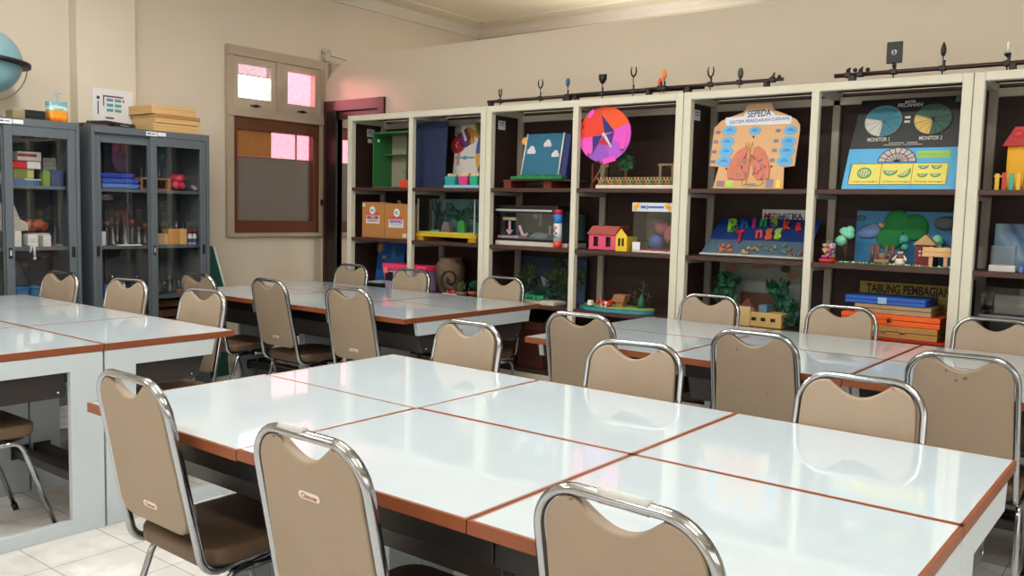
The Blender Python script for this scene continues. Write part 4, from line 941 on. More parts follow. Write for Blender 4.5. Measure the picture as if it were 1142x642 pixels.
# ---- bay 3 middle: tank scene and tube
yb_ = 4.63; xa, xb = span(552.5, 633, 255, yb_); z1 = zat(590, 232.5, yb_); W_ = xb-xa; H_ = z1-Z[1]
t = thing('tank_diorama', 'wide glass tank with a pink floor scene on the middle shelf', 'diorama', (xa, yb_, Z[1]))
wf = W_*.79
m = MB(); m.box(0, W_, 0, .22, 0, .028, bev=.003); m.build('white_base', C(204, 196, 188), t)
MB().box(.004, W_-.004, .004, .216, .0285, .046, bev=.002, seg=1).build('black_frame', BLACK, t)
m = MB(); tank(m, .004, W_-.004, .004, .215, .047, H_-.03, .003, top=False); m.box(wf, wf+.006, .007, .212, .047, H_-.03); m.build('glass_panes', ACRYL, t)
m = MB(); m.box(0, W_, 0, .22, H_-.030, H_-.014); m.box(0, wf+.03, .02, .22, H_-.014, H_+.02, bev=.003); m.mi = 1; m.box(0, wf, -.003, 0, H_-.018, H_-.006); m.build('black_lid', [BLACK, C(180, 180, 176)], t)
MB().box(.006, W_-.006, .20, .212, .047, H_-.032).build('painted_back', mat('murky_teal_paint', (44, 70, 78), .6, noise=.4, scale=9), t)
m = MB(); m.box(.01, wf*.40, .01, .19, .0465, .062, bev=.004); m.build('pink_floor', C(196, 160, 180), t)
m = MB(); m.box(wf*.40, wf-.01, .01, .19, .0465, .052); m.build('grey_floor', C(100, 116, 118), t)
p0 = wf*.17
m = MB(); m.box(p0-.007, p0+.007, .05, .06, .095, .16); m.poly([(p0-.03, .10), (p0, .068), (p0+.03, .10)], 'y', .05, .06); m.mi = 1; m.box(p0-.055, p0+.055, .045, .065, .165, .185, bev=.004); m.build('arrow_sign', [C(240, 180, 206), C(206, 196, 130)], t)
m = MB(); m.tube([(wf*.34, .06, .13), (wf*.37, .06, .10), (wf*.42, .05, .07), (wf*.47, .05, .066), (wf*.50, .05, .08)], .010, 8); m.build('pink_slide', C(242, 170, 200), t)
m = MB(); 
for x in (.06, .28, .42): leaves(m, (wf*x, .10, .085), .035, 40, .012)
m.build('green_bushes', LEAF, t)
m = MB(); m.ball((wf*.68, .09, .062), .055, 2, .15, (1.5, .8, .55)); m.build('grey_rock', C(110, 126, 134), t)
m = MB(); m.box(wf*.80, wf*.82, .1, .11, .06, .12); m.ball((wf*.81, .105, .125), .012, 1); m.box(wf*.55, wf*.58, .15, .16, .13, .22); m.ball((wf*.5, .16, .2), .03, 2, .2); m.build('little_figures', C(150, 160, 150), t)
xa, xb = span(618, 625.8, 260, 4.592); r = (xb-xa)/2; h = zat(622, 233.5, 4.592)-Z[1]
t = thing('round_tube_can', 'tall round tube with red ends and blue and white print before the tank', 'tube', ((xa+xb)/2, 4.594, Z[1]))
for nm, a, b, c_, k in (('red_base', 0, .17, (216, 60, 48), 1.02), ('white_middle', .17, .64, (206, 210, 216), 1), ('blue_band', .64, .88, (40, 120, 200), 1), ('red_cap', .88, 1, (176, 30, 52), 1.08)):
    MB().lathe([(0, h*a), (r*k, h*a), (r*k, h*b), (0, h*b)], 20).build(nm, C(*c_, .35), t)
m = MB()
for (a, z, c_) in ((-1.9, .45, 0), (-1.4, .38, 1), (-1.2, .28, 2), (-1.8, .30, 1), (-1.5, .52, 0)):
    m.mi = c_; m.ball((r*.97*math.cos(a), r*.97*math.sin(a), h*z), .009, 1, .1, (1, .4, 1.3))
m.build('printed_spots', [C(200, 60, 80), C(60, 70, 90), C(60, 160, 130)], t)
# ---- bay 3 bottom: forest painting with fern model
t, f = lean('forest_painting', 'dark painting of a path between trees behind the post on the lower shelf', 'painting', 580, 4.86, Z[2], .05)
a, b = f(581, 310)[0], f(653.5, 310)[0]; h = f(610, 287)[1]
MB().box(a, b, 0, .008, 0, h).build('canvas', mat('night_sky_paint', (38, 56, 84), .6, noise=.35, scale=8), t)
m = MB(); p = [f(603, 308), f(612, 309), f(617, 335), (f(609, 340)[0], .004)]; m.poly(p, 'y', -.001, 0); m.build('painted_path', C(130, 150, 170), t)
m = MB()
for u, v, r, n in ((590, 307, .09, 90), (594, 325, .09, 70), (619, 312, .09, 90), (625, 300, .08, 80), (630, 325, .09, 80), (648, 308, .05, 40)):
    p = f(u, v); leaves(m, (p[0], -.012, p[1]), r, n, .02, (1, .12, 1.15))
for v in m.bm.verts: v.co.z = max(.004, min(v.co.z, h-.004))
m.build('painted_foliage', mat('olive_paint', (70, 84, 50), .6, noise=.4, scale=20), t)
m = MB()
for u, v in ((590, 330), (620, 335), (634, 334), (600, 337)):
    p = f(u, v); leaves(m, (p[0], -.02, max(.05, p[1])), .07, 70, .018, (1.2, .2, .8))
for v in m.bm.verts: v.co.z = max(.004, min(v.co.z, h-.004))
m.build('dark_bushes', mat('dark_bush', (16, 50, 52), .7, noise=.3), t)
xa, xb = span(573, 620, 338, 4.61)
t = thing('garden_model', 'narrow pale based model with bright green moss before the forest painting', 'model', (xa, 4.585, Z[2]))
MB().box(0, xb-xa, 0, .14, 0, .022, bev=.003).build('base_board', C(206, 196, 184), t)
m = MB()
for i in range(36): m.ball((random.uniform(.01, (xb-xa)*.62), random.uniform(.02, .12), .035), .017, 1, .3)
m.build('green_moss', mat('bright_moss', (36, 150, 90), .8, noise=.35, scale=60), t)
m = MB(); leaves(m, ((xb-xa)*.5, .09, .06), .05, 50, .015, (2, .6, .8)); m.build('dark_plants', LEAFD, t)
# ---- lower compartments: brown crates
for u0, u1, vt, lb in ((577, 604.5, 364, 'plain red brown wooden chest on the bottom shelf, between the two table groups'), (546, 573, 362, 'dark red brown wooden chest on the bottom shelf behind the chair legs')):
    xa, xb = span(u0, u1, 388, 4.60); t = thing('wooden_chest', lb, 'chest', (xa, 4.60, Z[3]), 0, 'wooden chests on the bottom shelf')
    h = .30; W_ = xb-xa
    MB().box(0, W_, 0, .26, 0, h-.05, bev=.004).build('body', DKWOOD, t)
    MB().box(-.004, W_+.004, -.004, .264, h-.05, h, bev=.004).build('lid', DKWOOD, t)
# ---- bay 4 top: colour wheel, hedge strip, arch
cx, cz = Q(674.7, 150, 4.60); rx = (Q(703.5, 150, 4.60)[0]-Q(646, 150, 4.60)[0])/2; rz = (zat(675, 119, 4.60)-zat(675, 181, 4.60))/2
t = thing('colour_wheel', 'round spinner wheel of orange, pink and purple with a dark star', 'spinner wheel', (cx, 4.60, Z[0]))
hz = cz-Z[0]
cols = [(238, 84, 36), (228, 60, 44), (236, 84, 196), (150, 84, 196), (176, 86, 210), (220, 80, 206)]
angs = [22, 96, 187, 232, 285, 330, 382]
m = MB()
for i in range(6): m.mi = i; m.disc(0, hz, rx, rz, 0, .008, n=14, a0=math.radians(angs[i]), a1=math.radians(angs[i+1]))
m.build('coloured_disc', [C(*c_, .4) for c_ in cols], t)
k_ = rx/180.
def tri(m, pts, y=-.0085): m.poly([(a*k_, hz+b*k_) for a, b in pts], 'y', y-.002, y)
m = MB(); m.mi = 0; tri(m, [(-20, 115), (2, 8), (72, 15)]); tri(m, [(-82, -10), (-12, -4), (-76, -108)]); m.mi = 1; tri(m, [(-10, -20), (36, -62), (-42, -56)]); m.mi = 2; tri(m, [(8, -5), (70, 12), (50, -60)], -.009)
m.build('star', [C(36, 40, 120), C(190, 30, 60), C(70, 44, 130)], t)
m = MB(); m.mi = 0; m.box(-28*k_, 28*k_, -.011, -.0085, -14*k_, 14*k_, bev=.0005, seg=1, M=Matrix.Translation((-95*k_, 0, hz+125*k_)) @ Matrix.Rotation(-.75, 4, 'Y')); m.box(-44*k_, 44*k_, -.011, -.0085, -16*k_, 16*k_, M=Matrix.Translation((40*k_, 0, hz-150*k_)) @ Matrix.Rotation(-.25, 4, 'Y')); m.box(-16*k_, 16*k_, -.011, -.0085, -50*k_, 50*k_, M=Matrix.Translation((130*k_, 0, hz-40*k_)) @ Matrix.Rotation(.15, 4, 'Y'))
m.build('pink_paper', C(240, 80, 190), t)
m = MB()
for a, b, an in ((-165, 40, .3), (-115, -130, .8), (-20, -170, 2.2), (110, -85, -.7)): m.tube([(a*k_, -.012, hz+b*k_), (a*k_+.02*math.cos(an), -.012, hz+b*k_+.02*math.sin(an)), (a*k_+.025*math.cos(an+.6), -.012, hz+b*k_+.025*math.sin(an+.6))], .003, 6)
m.build('red_string', C(150, 24, 40), t)
m = MB(); m.lathe([(0, 0), (.011, 0), (.011, .006), (0, .006)], 14, M=Matrix.Translation((0, -.010, hz)) @ Matrix.Rotation(PI/2, 4, 'X')); m.poly([(2*k_, hz-12*k_), (16*k_, hz-6*k_), (58*k_, hz-72*k_), (50*k_, hz-78*k_)], 'y', -.016, -.012); m.build('pointer', C(214, 214, 206), t)
m = MB(); m.box(-.02, .03, .002, .008, hz-rz-.03, hz-rz*.4); m.tube([(.01, .008, hz-rz*.9), (-.10, .004, .004)], .005, 8); m.tube([(.01, .01, hz-rz*.9), (-.095, .15, .004)], .006, 8); m.build('stand_legs', C(132, 90, 60), t)
xp = Q(661.5, 195, 4.74)[0]
tag(MB().box(xp-.008, xp+.008, 4.73, 4.745, Z[0], Z[0]+.16, bev=.002, seg=1).build('thin_post', C(120, 40, 34)), 'thin dark red post standing left of the hedge strip', 'post')
yb_ = 4.605; xa, xb = span(664, 750.5, 208, yb_)
t = thing('hedge_model', 'white slab on the top shelf with a criss-cross stick fence', 'model', (xa, yb_, Z[0])); W_ = xb-xa
MB().box(0, W_, 0, .16, 0, .022, bev=.003).build('white_slab', C(224, 218, 206), t)
m = MB(); n = 24
for i in range(n):
    m.mi = i % 3; x = .015+(W_-.03)*i/(n-1)
    for s in (-1, 1): m.tube([(x-s*.014, .02+.004*s, .022), (x+s*.014, .02+.004*s, .068)], .0045, 6)
m.build('stick_fence', [C(206, 130, 100), C(160, 160, 100), C(120, 134, 84)], t)
u_, v_ = Q(696, 185, 4.68)
t2 = thing('small_tree', 'small dense green craft tree behind the stick fence', 'craft tree', (u_, 4.70, Z[0]+.0225))
hh = v_-Z[0]
MB().tube([(0, 0, 0), (.004, 0, hh*.8)], .008, 8).build('trunk', C(96, 62, 44), t2)
m = MB(); leaves(m, (0, 0, hh), .058, 150, .017, (1.05, .8, 1)); m.build('crown', mat('tree_leaf', (52, 104, 62), .6, noise=.3, scale=40), t2)
xa, xb = span(735, 751, 193, 4.70); h = zat(743, 184.5, 4.70)-Z[0]-.0225
m = MB(); m.box(xa, xa+.014, 4.70, 4.714, Z[0]+.0225, Z[0]+.0225+h); m.box(xb-.014, xb, 4.70, 4.714, Z[0]+.0225, Z[0]+.0225+h); m.box(xa-.008, xb+.008, 4.698, 4.716, Z[0]+.0225+h, Z[0]+.034+h)
tag(m.build('wooden_arch', C(140, 112, 84)), 'small plain wooden arch at the right end of the stick fence', 'arch')
# ---- bay 4 middle: pink house, banner tank
yb_ = 4.61; xa, xb = span(656.8, 686.3, 270, yb_); xg = Q(698.8, 270, yb_)[0]; h = zat(670, 260.5, yb_)-Z[1]; hr = zat(686, 253.2, 4.68)-Z[1]
t = thing('toy_house', 'pink paper house with yellow gable end and red roof', 'toy house', (xa, yb_, Z[1])); W_ = xb-xa; G_ = xg-xb; D_ = .13
m = MB()
w1, w2 = W_*.17, W_*.64
for a, b in ((0, w1), (w1+W_*.18, w2), (w2+W_*.18, W_)): m.box(a, b, 0, .005, 0, h)
for w_ in (w1, w2): m.box(w_, w_+W_*.18, 0, .005, 0, h*.22); m.box(w_, w_+W_*.18, 0, .005, h*.82, h)
m.box(0, .005, .005, D_, 0, h); m.box(0, W_, D_-.005, D_, 0, h); m.box(0, W_, 0, D_, 0, .004); m.build('pink_wall', mat('pink_card', (214, 80, 116), .6, noise=.05), t)
gp = [(W_, 0.0), (W_+G_, 0.0), (W_+G_, h*.9), (W_+G_*.45, hr-.006), (W_, h)]
m = MB(); m.poly(gp, 'y', 0.002, .008); m.box(W_+G_-.006, W_+G_, .008, D_, 0, h*.9); m.build('yellow_gable', mat('yellow_card', (230, 196, 48), .6), t)
m = MB()
for a in (.24, .56): m.box(W_+G_*a, W_+G_*(a+.18), -.0005, .003, h*.3, h*.78)
for w_ in (w1, w2): m.box(w_, w_+W_*.18, .02, .024, h*.22, h*.82)
m.build('dark_window', C(40, 18, 24), t)
m = MB(); m.poly([(-.012, h-.004), (W_, h-.004), (W_+G_*.45, hr+.004), (.03, hr+.004)], 'y', -.010, .0); m.poly([(-.01, h), (W_+.004, h), (W_+G_*.45, hr+.006), (.03, hr+.006)], 'y', .0, D_+.01); m.build('roof', mat('red_brown_card', (166, 78, 70), .65, noise=.1), t)
yb_ = 4.61; xa, xb = span(705.5, 749, 255, yb_); z1 = zat(728, 236.5, yb_); W_ = xb-xa; H_ = z1-Z[1]
t = thing('banner_tank', 'clear box with a small white banner across its top and pink shapes inside', 'display box', (xa, yb_, Z[1]))
MB().box(0, W_, 0, .17, 0, .012, bev=.002).build('white_base', C(214, 206, 204), t)
m = MB(); tank(m, .003, W_-.003, .003, .167, .0125, H_, .003); m.build('clear_panes', ACRYL, t)
MB().box(.006, W_-.006, .155, .163, .013, H_-.005).build('dim_back', mat('olive_back', (96, 90, 74), .7, noise=.25, scale=12), t)
m = MB(); m.ball((W_*.52, .11, H_*.62), .05, 2, .12, (1, .5, .9)); m.ball((W_*.80, .11, H_*.45), .06, 2, .1, (1, .5, 1)); m.build('pink_balls', mat('dusty_pink', (168, 96, 104), .7, noise=.2, scale=50), t)
m = MB(); m.ball((W_*.42, .09, H_*.28), .045, 2, .12, (1.1, .6, .9)); m.build('blue_ball', C(84, 106, 170), t)
m = MB(); leaves(m, (W_*.12, .09, .05), .04, 40, .014); leaves(m, (W_*.9, .09, .05), .04, 40, .014); m.build('green_tufts', LEAFO, t)
m = MB()
for i in range(12): m.ball((W_*(.05+.075*i), .02, .018), .009, 1, .2)
m.build('red_beads', C(190, 60, 80), t)
m = MB(); m.box(.004, .055, -.003, 0, .012, .06); m.build('white_tag', PAPER, t)
bw = W_*1.04; bz = H_+.003
m = MB(); m.mi = 0; m.box(W_/2-bw/2, W_/2+bw/2, -.004, 0, bz, bz+.052, bev=.001, seg=1); m.mi = 1; m.box(W_/2-bw*.28, W_/2-bw*.16, -.005, -.004, bz+.018, bz+.034); m.box(W_/2-bw*.14, W_/2-bw*.11, -.005, -.004, bz+.012, bz+.036); m.box(W_/2-bw*.10, W_/2+bw*.28, -.005, -.004, bz+.020, bz+.032)
m.mi = 2
for s in (-1, 1):
    for j in range(2): m.poly([(W_/2+s*(bw/2-.02-.018*j)+.022*(1 if q % 2 else .5)*math.cos(q*PI/5), bz+.022+.012*j+.022*(1 if q % 2 else .5)*math.sin(q*PI/5)) for q in range(10)], 'y', -.007, -.0045)
m.build('banner', [C(206, 216, 232), C(70, 100, 170), C(240, 180, 60)], t)
# ---- bay 4 bottom: round landscape model
yb_ = 4.70; xa, xb = span(649, 730, 347, yb_); W_ = xb-xa
t = thing('landscape_model', 'low blue and green landscape model with red ship and tiny house', 'model', ((xa+xb)/2, 4.685, Z[2]))
m = MB(); m.poly([(W_/2*math.cos(a)*1.0, .125*math.sin(a)) for a in [2*PI*i/36 for i in range(36)]], 'z', 0, .016); m.build('blue_base', mat('craft_sea', (52, 140, 160), .5, noise=.2, scale=14), t)
m = MB(); m.poly([(W_/2*.95*math.cos(a)*(1+.06*math.sin(3*a)), .02+.09*math.sin(a)*(1+.15*math.cos(4*a))) for a in [2*PI*i/40 for i in range(40)]], 'z', .0165, .028, bev=.004); m.build('green_land', mat('craft_land', (140, 160, 90), .8, noise=.3, scale=20), t)
xh = Q(692.5, 335, 4.70)[0]-(xa+xb)/2; zh = zat(692, 328, 4.70)-Z[2]
m = MB(); m.box(xh-.026, xh+.026, -.01, .04, .028, zh*.62); m.build('cottage_wall', C(170, 122, 72), t)
m = MB(); m.poly([(xh-.05, zh*.55), (xh+.036, zh*.55), (xh+.05, zh), (xh-.03, zh)], 'y', -.02, .05); m.build('cottage_roof', mat('thatch', (156, 108, 72), .8, noise=.2, scale=60, stretch=(6, 1, 1)), t)
xs = Q(672, 342, 4.62)[0]-(xa+xb)/2
m = MB(); 
for i in range(9): m.ball((xs+random.uniform(-.05, .05), -.06+random.uniform(-.02, .02), .042+random.uniform(0, .014)), .018, 1, .2)
m.build('red_cluster', mat('glossy_red', (190, 34, 36), .35, noise=.2, scale=40), t)
m = MB()
for u, v in ((660.5, 338), (678, 340), (675, 346)): 
    x_ = Q(u, v, 4.64)[0]-(xa+xb)/2; m.box(x_-.014, x_+.014, -.08, -.05, .026, .058, bev=.004)
m.build('white_cubes', C(226, 222, 206), t)
m = MB()
for u, h_ in ((707, .13), (716, .20), (711, .09), (722, .12)):
    x_ = Q(u, 340, 4.74)[0]-(xa+xb)/2; m.tube([(x_, .05, .02), (x_+.01, .05, h_)], .004, 6); 
    for q in range(4): m.tube([(x_+.005, .05, h_*(.5+.12*q)), (x_+.03*(-1)**q, .05, h_*(.6+.13*q))], .0025, 5)
m.build('bare_twigs', C(60, 56, 44), t)
x_ = Q(716, 338, 4.72)[0]-(xa+xb)/2
m = MB(); m.lathe([(.028, .028), (.02, .07), (.006, .11), (0, .115)], 10, (x_, .03, 0)); m.build('green_cone_tree', LEAF, t)
m = MB(); xw = Q(672, 318, 4.86)[0]; m.tube([(xw-.02, 4.86, .86), (xw+.03, 4.85, .84), (xw+.06, 4.86, .93), (xw+.10, 4.87, 1.06)], .005, 6)
# ---- bay 5 top: torso board
t, f = lean('anatomy_board', 'torso shaped cardboard with lungs and blue ovals, titled SEPEDA', 'anatomy board', 840, 4.62, Z[0], .17)
k0 = lambda X_, Y_: f(785+X_/6.113, 110+Y_/6.113)          # from an enlarged look at the board
arc = [(60, 612), (100, 465), (38, 458), (70, 200), (120, 150), (200, 118), (270, 92), (300, 40), (460, 28), (480, 75), (560, 105), (630, 140), (655, 175), (655, 210), (618, 458), (545, 468), (540, 616)]
MB().poly([k0(*p) for p in arc], 'y', 0, .006, bev=.001, seg=1).build('cardboard', mat('peach_cardboard', (214, 168, 120), .55, noise=.06, scale=8), t)
m = MB(); m.mi = 0; m.poly([k0(*p) for p in ((150, 130), (270, 122), (295, 80), (460, 70), (485, 112), (595, 118), (602, 150), (590, 172), (160, 185), (148, 165))], 'y', -.003, 0)
m.mi = 1; p = k0(380, 100); q = k0(460, 100); m.text('SEPEDA', p[0], p[1], -.003, w=2*(q[0]-p[0]), h=.038, th=.001, bold=.01, rot=.03)
p = k0(375, 152); q = k0(585, 152); m.text('(SISTEM PEREDARAN DARAH)', p[0], p[1], -.003, w=2*(q[0]-p[0])*.98, h=.024, th=.001, rot=.03)
m.build('title_strip', [C(222, 226, 236), C(50, 54, 120)], t)
for X_, Y_, rx_ in ((177, 217, 46), (160, 295, 48), (152, 360, 47), (137, 428, 50), (348, 220, 40), (592, 215, 46), (578, 290, 52), (566, 355, 54), (550, 425, 54)):
    p = k0(X_, Y_); q = k0(X_+rx_, Y_); r_ = q[0]-p[0]; m = MB(); m.disc(p[0], p[1], r_, r_*.68, 0, .003); m.mi = 1; m.box(p[0]-r_*.5, p[0]+r_*.5, -.004, -.003, p[1]-.002, p[1]+.002); m.box(p[0]-r_*.3, p[0]+r_*.3, -.004, -.003, p[1]+.007, p[1]+.010); m.build('oval_label', [C(84, 170, 226, .35), C(40, 80, 150)], t)
for X_, Y_ in ((97, 230), (83, 295), (72, 362), (62, 430), (507, 218), (492, 288), (480, 352), (467, 418)):
    p = k0(X_, Y_); MB().box(p[0]-.013, p[0]+.013, -.002, 0, p[1]-.009, p[1]+.009).build('number_tag', C(120, 120, 150), t)
LUNG = mat('lung_red', (200, 118, 96), .6, noise=.3, scale=40)
m = MB(); m.poly([k0(*p) for p in ((270, 335), (300, 325), (315, 345), (318, 420), (300, 545), (230, 555), (165, 545), (160, 500), (185, 430), (220, 375))], 'y', -.008, 0, bev=.003); m.poly([k0(*p) for p in ((345, 335), (375, 325), (410, 350), (440, 410), (450, 490), (445, 548), (360, 555), (335, 520), (330, 420))], 'y', -.008, 0, bev=.003); m.build('lungs', LUNG, t)
m = MB(); random.seed(3)
for i in range(26):
    a = k0(random.uniform(215, 420), random.uniform(400, 535)); b = (a[0]+random.uniform(-.02, .02), a[1]+random.uniform(-.03, .03)); m.mi = i % 3; m.tube([(a[0], -.0085, a[1]), ((a[0]+b[0])/2+.006, -.010, (a[1]+b[1])/2), (b[0], -.0085, b[1])], .0028, 5)
m.build('vessels', [C(120, 120, 170), C(180, 60, 70), C(206, 160, 150)], t)
m = MB(); p = k0(310, 300); q = k0(275, 570)
for dx in (-.012, .0, .014): m.tube([(p[0]+dx*1.6, -.006, p[1]), (p[0]+dx*.6, -.006, p[1]-.06), (p[0]+dx*2.4, -.009, p[1]-.11)], .0022, 5)
m.tube([(q[0]+.015*math.cos(a), -.004, q[1]+.015*math.sin(a)) for a in [i*.5 for i in range(13)]], .0025, 5); p = k0(380, 590); m.tube([(q[0]+.01, -.004, q[1]-.01), (p[0], -.004, p[1]), (k0(410, 570)[0], -.004, k0(410, 570)[1])], .002, 5); m.build('wire', C(190, 160, 90, .4), t)
NOTE = [C(150, 120, 140), C(170, 214, 90), C(130, 160, 170), C(140, 130, 150), C(236, 210, 90)]
for i, (X0_, X1_, Ya, Yb) in enumerate(((85, 140, 560, 598), (148, 200, 562, 602), (300, 350, 575, 598), (420, 475, 548, 605), (488, 525, 552, 608))):
    a = k0(X0_, Yb); b = k0(X1_, Ya); MB().box(a[0], b[0], -.002, 0, a[1], b[1]).build('colour_note', NOTE[i], t)
m = MB()
for X_, Y_ in ((340, 262), (462, 462), (155, 478)): p = k0(X_, Y_); m.ball((p[0], -.004, p[1]), .006, 1)
m.build('pin', C(50, 44, 40), t)
random.seed(11)
# ---- bay 5 middle: letter case and MATEMATIKA box
t, f = lean('letter_case', 'slanted clear covered blue board with bright plastic letters', 'letter board', 840, 4.622, Z[1]+.006, 1.05)
k0 = lambda X_, Y_: f(775+X_/8.785, 228+Y_/8.785)
a, b = k0(42, 500), k0(1050, 545); c, d = k0(1120, 140), k0(262, 140)
xr = k0(1080, 540)[0]; htop = (k0(600, 138)[1])
MB().poly([(a[0], .0), (xr, .0), (xr, htop), (k0(260, 140)[0], htop)], 'y', 0, .006).build('blue_board', mat('royal_blue_board', (30, 60, 128), .45, noise=.12, scale=7), t)
m = MB(); m.poly([(a[0]+.003, .0), (xr, .0), (xr, htop*.42), (a[0]+(k0(260, 140)[0]-a[0])*.42, htop*.42)], 'y', -.001, 0); m.build('grey_lower_sheet', mat('grey_blue_sheet', (96, 116, 138), .5, noise=.2, scale=30), t)
m = MB(); m.box(a[0], xr, -.010, .0, -.001, .006); m.build('white_rim', C(210, 212, 206), t)
cl = [(120, 214, 90), (66, 120, 200), (206, 62, 150), (60, 190, 110), (150, 200, 60), (240, 84, 60), (226, 60, 60)]
for ch_, Xa, Xb, Ya, Yb, c_ in (('B', 325, 430, 145, 275, (150, 214, 70)), ('h', 452, 530, 148, 255, (50, 100, 170)), ('i', 565, 605, 145, 245, (196, 56, 140)), ('n', 638, 712, 152, 225, (60, 180, 100)), ('e', 740, 820, 145, 222, (170, 206, 70)), ('k', 868, 948, 145, 260, (236, 80, 56)), ('a', 985, 1052, 185, 278, (230, 60, 64)), ('T', 398, 492, 258, 385, (214, 44, 72)), ('n', 594, 672, 258, 345, (226, 84, 100)), ('g', 685, 768, 245, 362, (230, 110, 60)), ('g', 775, 857, 245, 355, (180, 210, 80))):
    Ym, Xm = (Ya+Yb)/2, (Xa+Xb)/2; p = k0(Xm, Yb); q = k0(Xm, Ya); w_ = k0(Xb, Ym)[0]-k0(Xa, Ym)[0]; an = math.atan2(-(q[0]-p[0]), q[1]-p[1])
    MB().text(ch_, (p[0]+q[0])/2, (p[1]+q[1])/2, -.003, w=w_*.86, h=math.hypot(q[0]-p[0], q[1]-p[1])*.88, th=.010, bold=.04, rot=an*.75).build('plastic_letter', C(*c_, .4), t)
m = MB(); random.seed(5)
for X_, Y_, c_, n in ((320, 430, 0, 9), (550, 450, 1, 9), (710, 435, 2, 5), (845, 445, 3, 6), (1000, 480, 4, 6)):
    p = k0(X_, Y_)
    for i in range(n): m.mi = c_; m.ball((p[0]+random.uniform(-.045, .045), -.008, p[1]+random.uniform(-.03, .03)), .011, 1, .15)
m.build('small_pieces', [C(244, 130, 80), C(206, 170, 110), C(130, 140, 130), C(120, 170, 110), C(170, 120, 100)], t)
m = MB(); m.poly([(a[0], .002), (xr, .002), (xr, htop), (k0(262, 140)[0], htop)], 'y', -.024, -.022); m.build('clear_cover', ACRYL, t)
yb_ = 4.86; xa, xb = span(850, 899.5, 240, yb_); z1 = zat(872, 233.5, yb_)
t = thing('titled_box', 'upright white box lettered MATEMATIKA behind the letter case', 'box', (xa, yb_, Z[1])); W_ = xb-xa; H_ = z1-Z[1]
MB().box(0, W_, 0, .035, 0, H_, bev=.002, seg=1).build('carton', C(204, 206, 208), t)
m = MB(); zc_ = zat(872, 241, yb_)-Z[1]
for i, ch_ in enumerate('MATEMATIKA'): m.mi = [0, 0, 0, 1, 1, 2, 2, 3, 3, 3][i]; m.text(ch_, W_*(.11+.083*i), zc_, 0, h=.034, th=.001, bold=.03)
m.mi = 3; m.ball((W_*.08, -.001, zc_+.045), .012, 1, 0, (1, .2, 1))
m.build('lettering', [C(140, 30, 70), C(110, 140, 170), C(80, 120, 140), C(60, 36, 70)], t)
# ---- bay 5 bottom: fort scene
t, f = lean('pale_backdrop', 'pale grey painted backdrop with brown clouds behind the toy fort', 'backdrop', 800, 4.86, Z[2], .04)
a, b = f(801.5, 320)[0], f(893, 320)[0]; h = f(845, 290)[1]-.006
MB().box(a, b, 0, .006, 0, h).build('panel', mat('grey_green_card', (142, 150, 142), .7, noise=.06), t)
m = MB(); m.mi = 0; hl = f(845, 313)[1]; m.box(a, b, -.001, 0, f(845, 330)[1], hl); m.mi = 1
for X_, Y_, rx_, rz_ in ((195, 110, 70, 36), (430, 95, 80, 14), (715, 160, 60, 40)): p = f(790+X_/7.555, 285+Y_/7.555); q = f(790+(X_+rx_)/7.555, 285+Y_/7.555); r_ = q[0]-p[0]; m.disc(p[0], p[1], r_, r_*rz_/rx_, 0, .002)
m.mi = 2; p = f(876.5, 299.5); m.disc(p[0], p[1], .028, .022, -.001, .004)
m.mi = 3; m.box(a+.14, b-.12, -.002, 0, 0, f(845, 326)[1])
m.build('painted_shapes', [C(150, 156, 160), C(140, 106, 80), C(40, 56, 44), C(110, 78, 54)], t)
for u, v, r, lb in ((811, 312, .075, 'green leafy craft tree at the left of the toy fort, behind a chair'), (868, 323, .07, 'tall green craft tree right of the toy fort')):
    x_ = Q(u, v, 4.74)[0]; zc_ = zat(u, v, 4.74)-Z[2]
    t2 = thing('craft_tree', lb, 'craft tree', (x_, 4.74, Z[2]), 0, 'trees of the toy fort')
    MB().tube([(0, 0, 0), (.006, 0, zc_)], .009, 8).build('trunk', C(80, 54, 40), t2)
    m = MB(); leaves(m, (0, 0, zc_), r, 90, .024, (1.15, .8, .75)); leaves(m, (-.01 if u < 850 else .05, 0, zc_-.085), r*.95, 80, .024, (1.2, .7, .6))
    m.build('crown', mat('fort_tree_leaf', (24, 84, 58), .55, noise=.3, scale=30), t2)
yb_ = 4.615; xa, xb = span(826, 871.5, 355, yb_); z1 = zat(848, 348.6, yb_)-Z[2]; W_ = xb-xa
t = thing('toy_fort', 'low pale card fort with three dark windows and a corner tower', 'toy fort', (xa, yb_, Z[2]))
MB().poly([(0, 0), (W_, 0), (W_, z1), (0, z1)], 'y', 0, .12, bev=.002, seg=1).build('wall_block', mat('straw_card', (196, 164, 100), .65, noise=.08, scale=30), t)
m = MB()
for a in (.27, .50, .74): m.box(W_*a, W_*a+.026, -.001, .002, z1*.42, z1*.66)
m.build('dark_window', C(26, 20, 18), t)
hx = zat(832, 341.5, yb_)-Z[2]
m = MB(); m.box(-.012, W_*.24, -.006, .05, 0, hx); m.build('corner_tower', mat('checked_card', (206, 180, 124), .7, noise=.25, scale=90), t)
m = MB(); hr = zat(832, 331, 4.66)-Z[2]; m.poly([(-.01, hx+.001), (W_*.30, hx+.001), (W_*.16, hr)], 'y', .0, .06); m.build('tower_roof', C(96, 48, 48), t)
m = MB(); m.box(W_*.40, W_*.60, .02, .1, z1+.0005, z1+.04, bev=.002); m.build('blue_box', C(84, 120, 140), t)
for tc_, tr_ in (((W_+.045, .03, .05), .04), ((W_+.10, .05, .05), .04)): m = MB(); leaves(m, tc_, tr_, 50, .016); m.build('green_tuft', LEAFD, t)
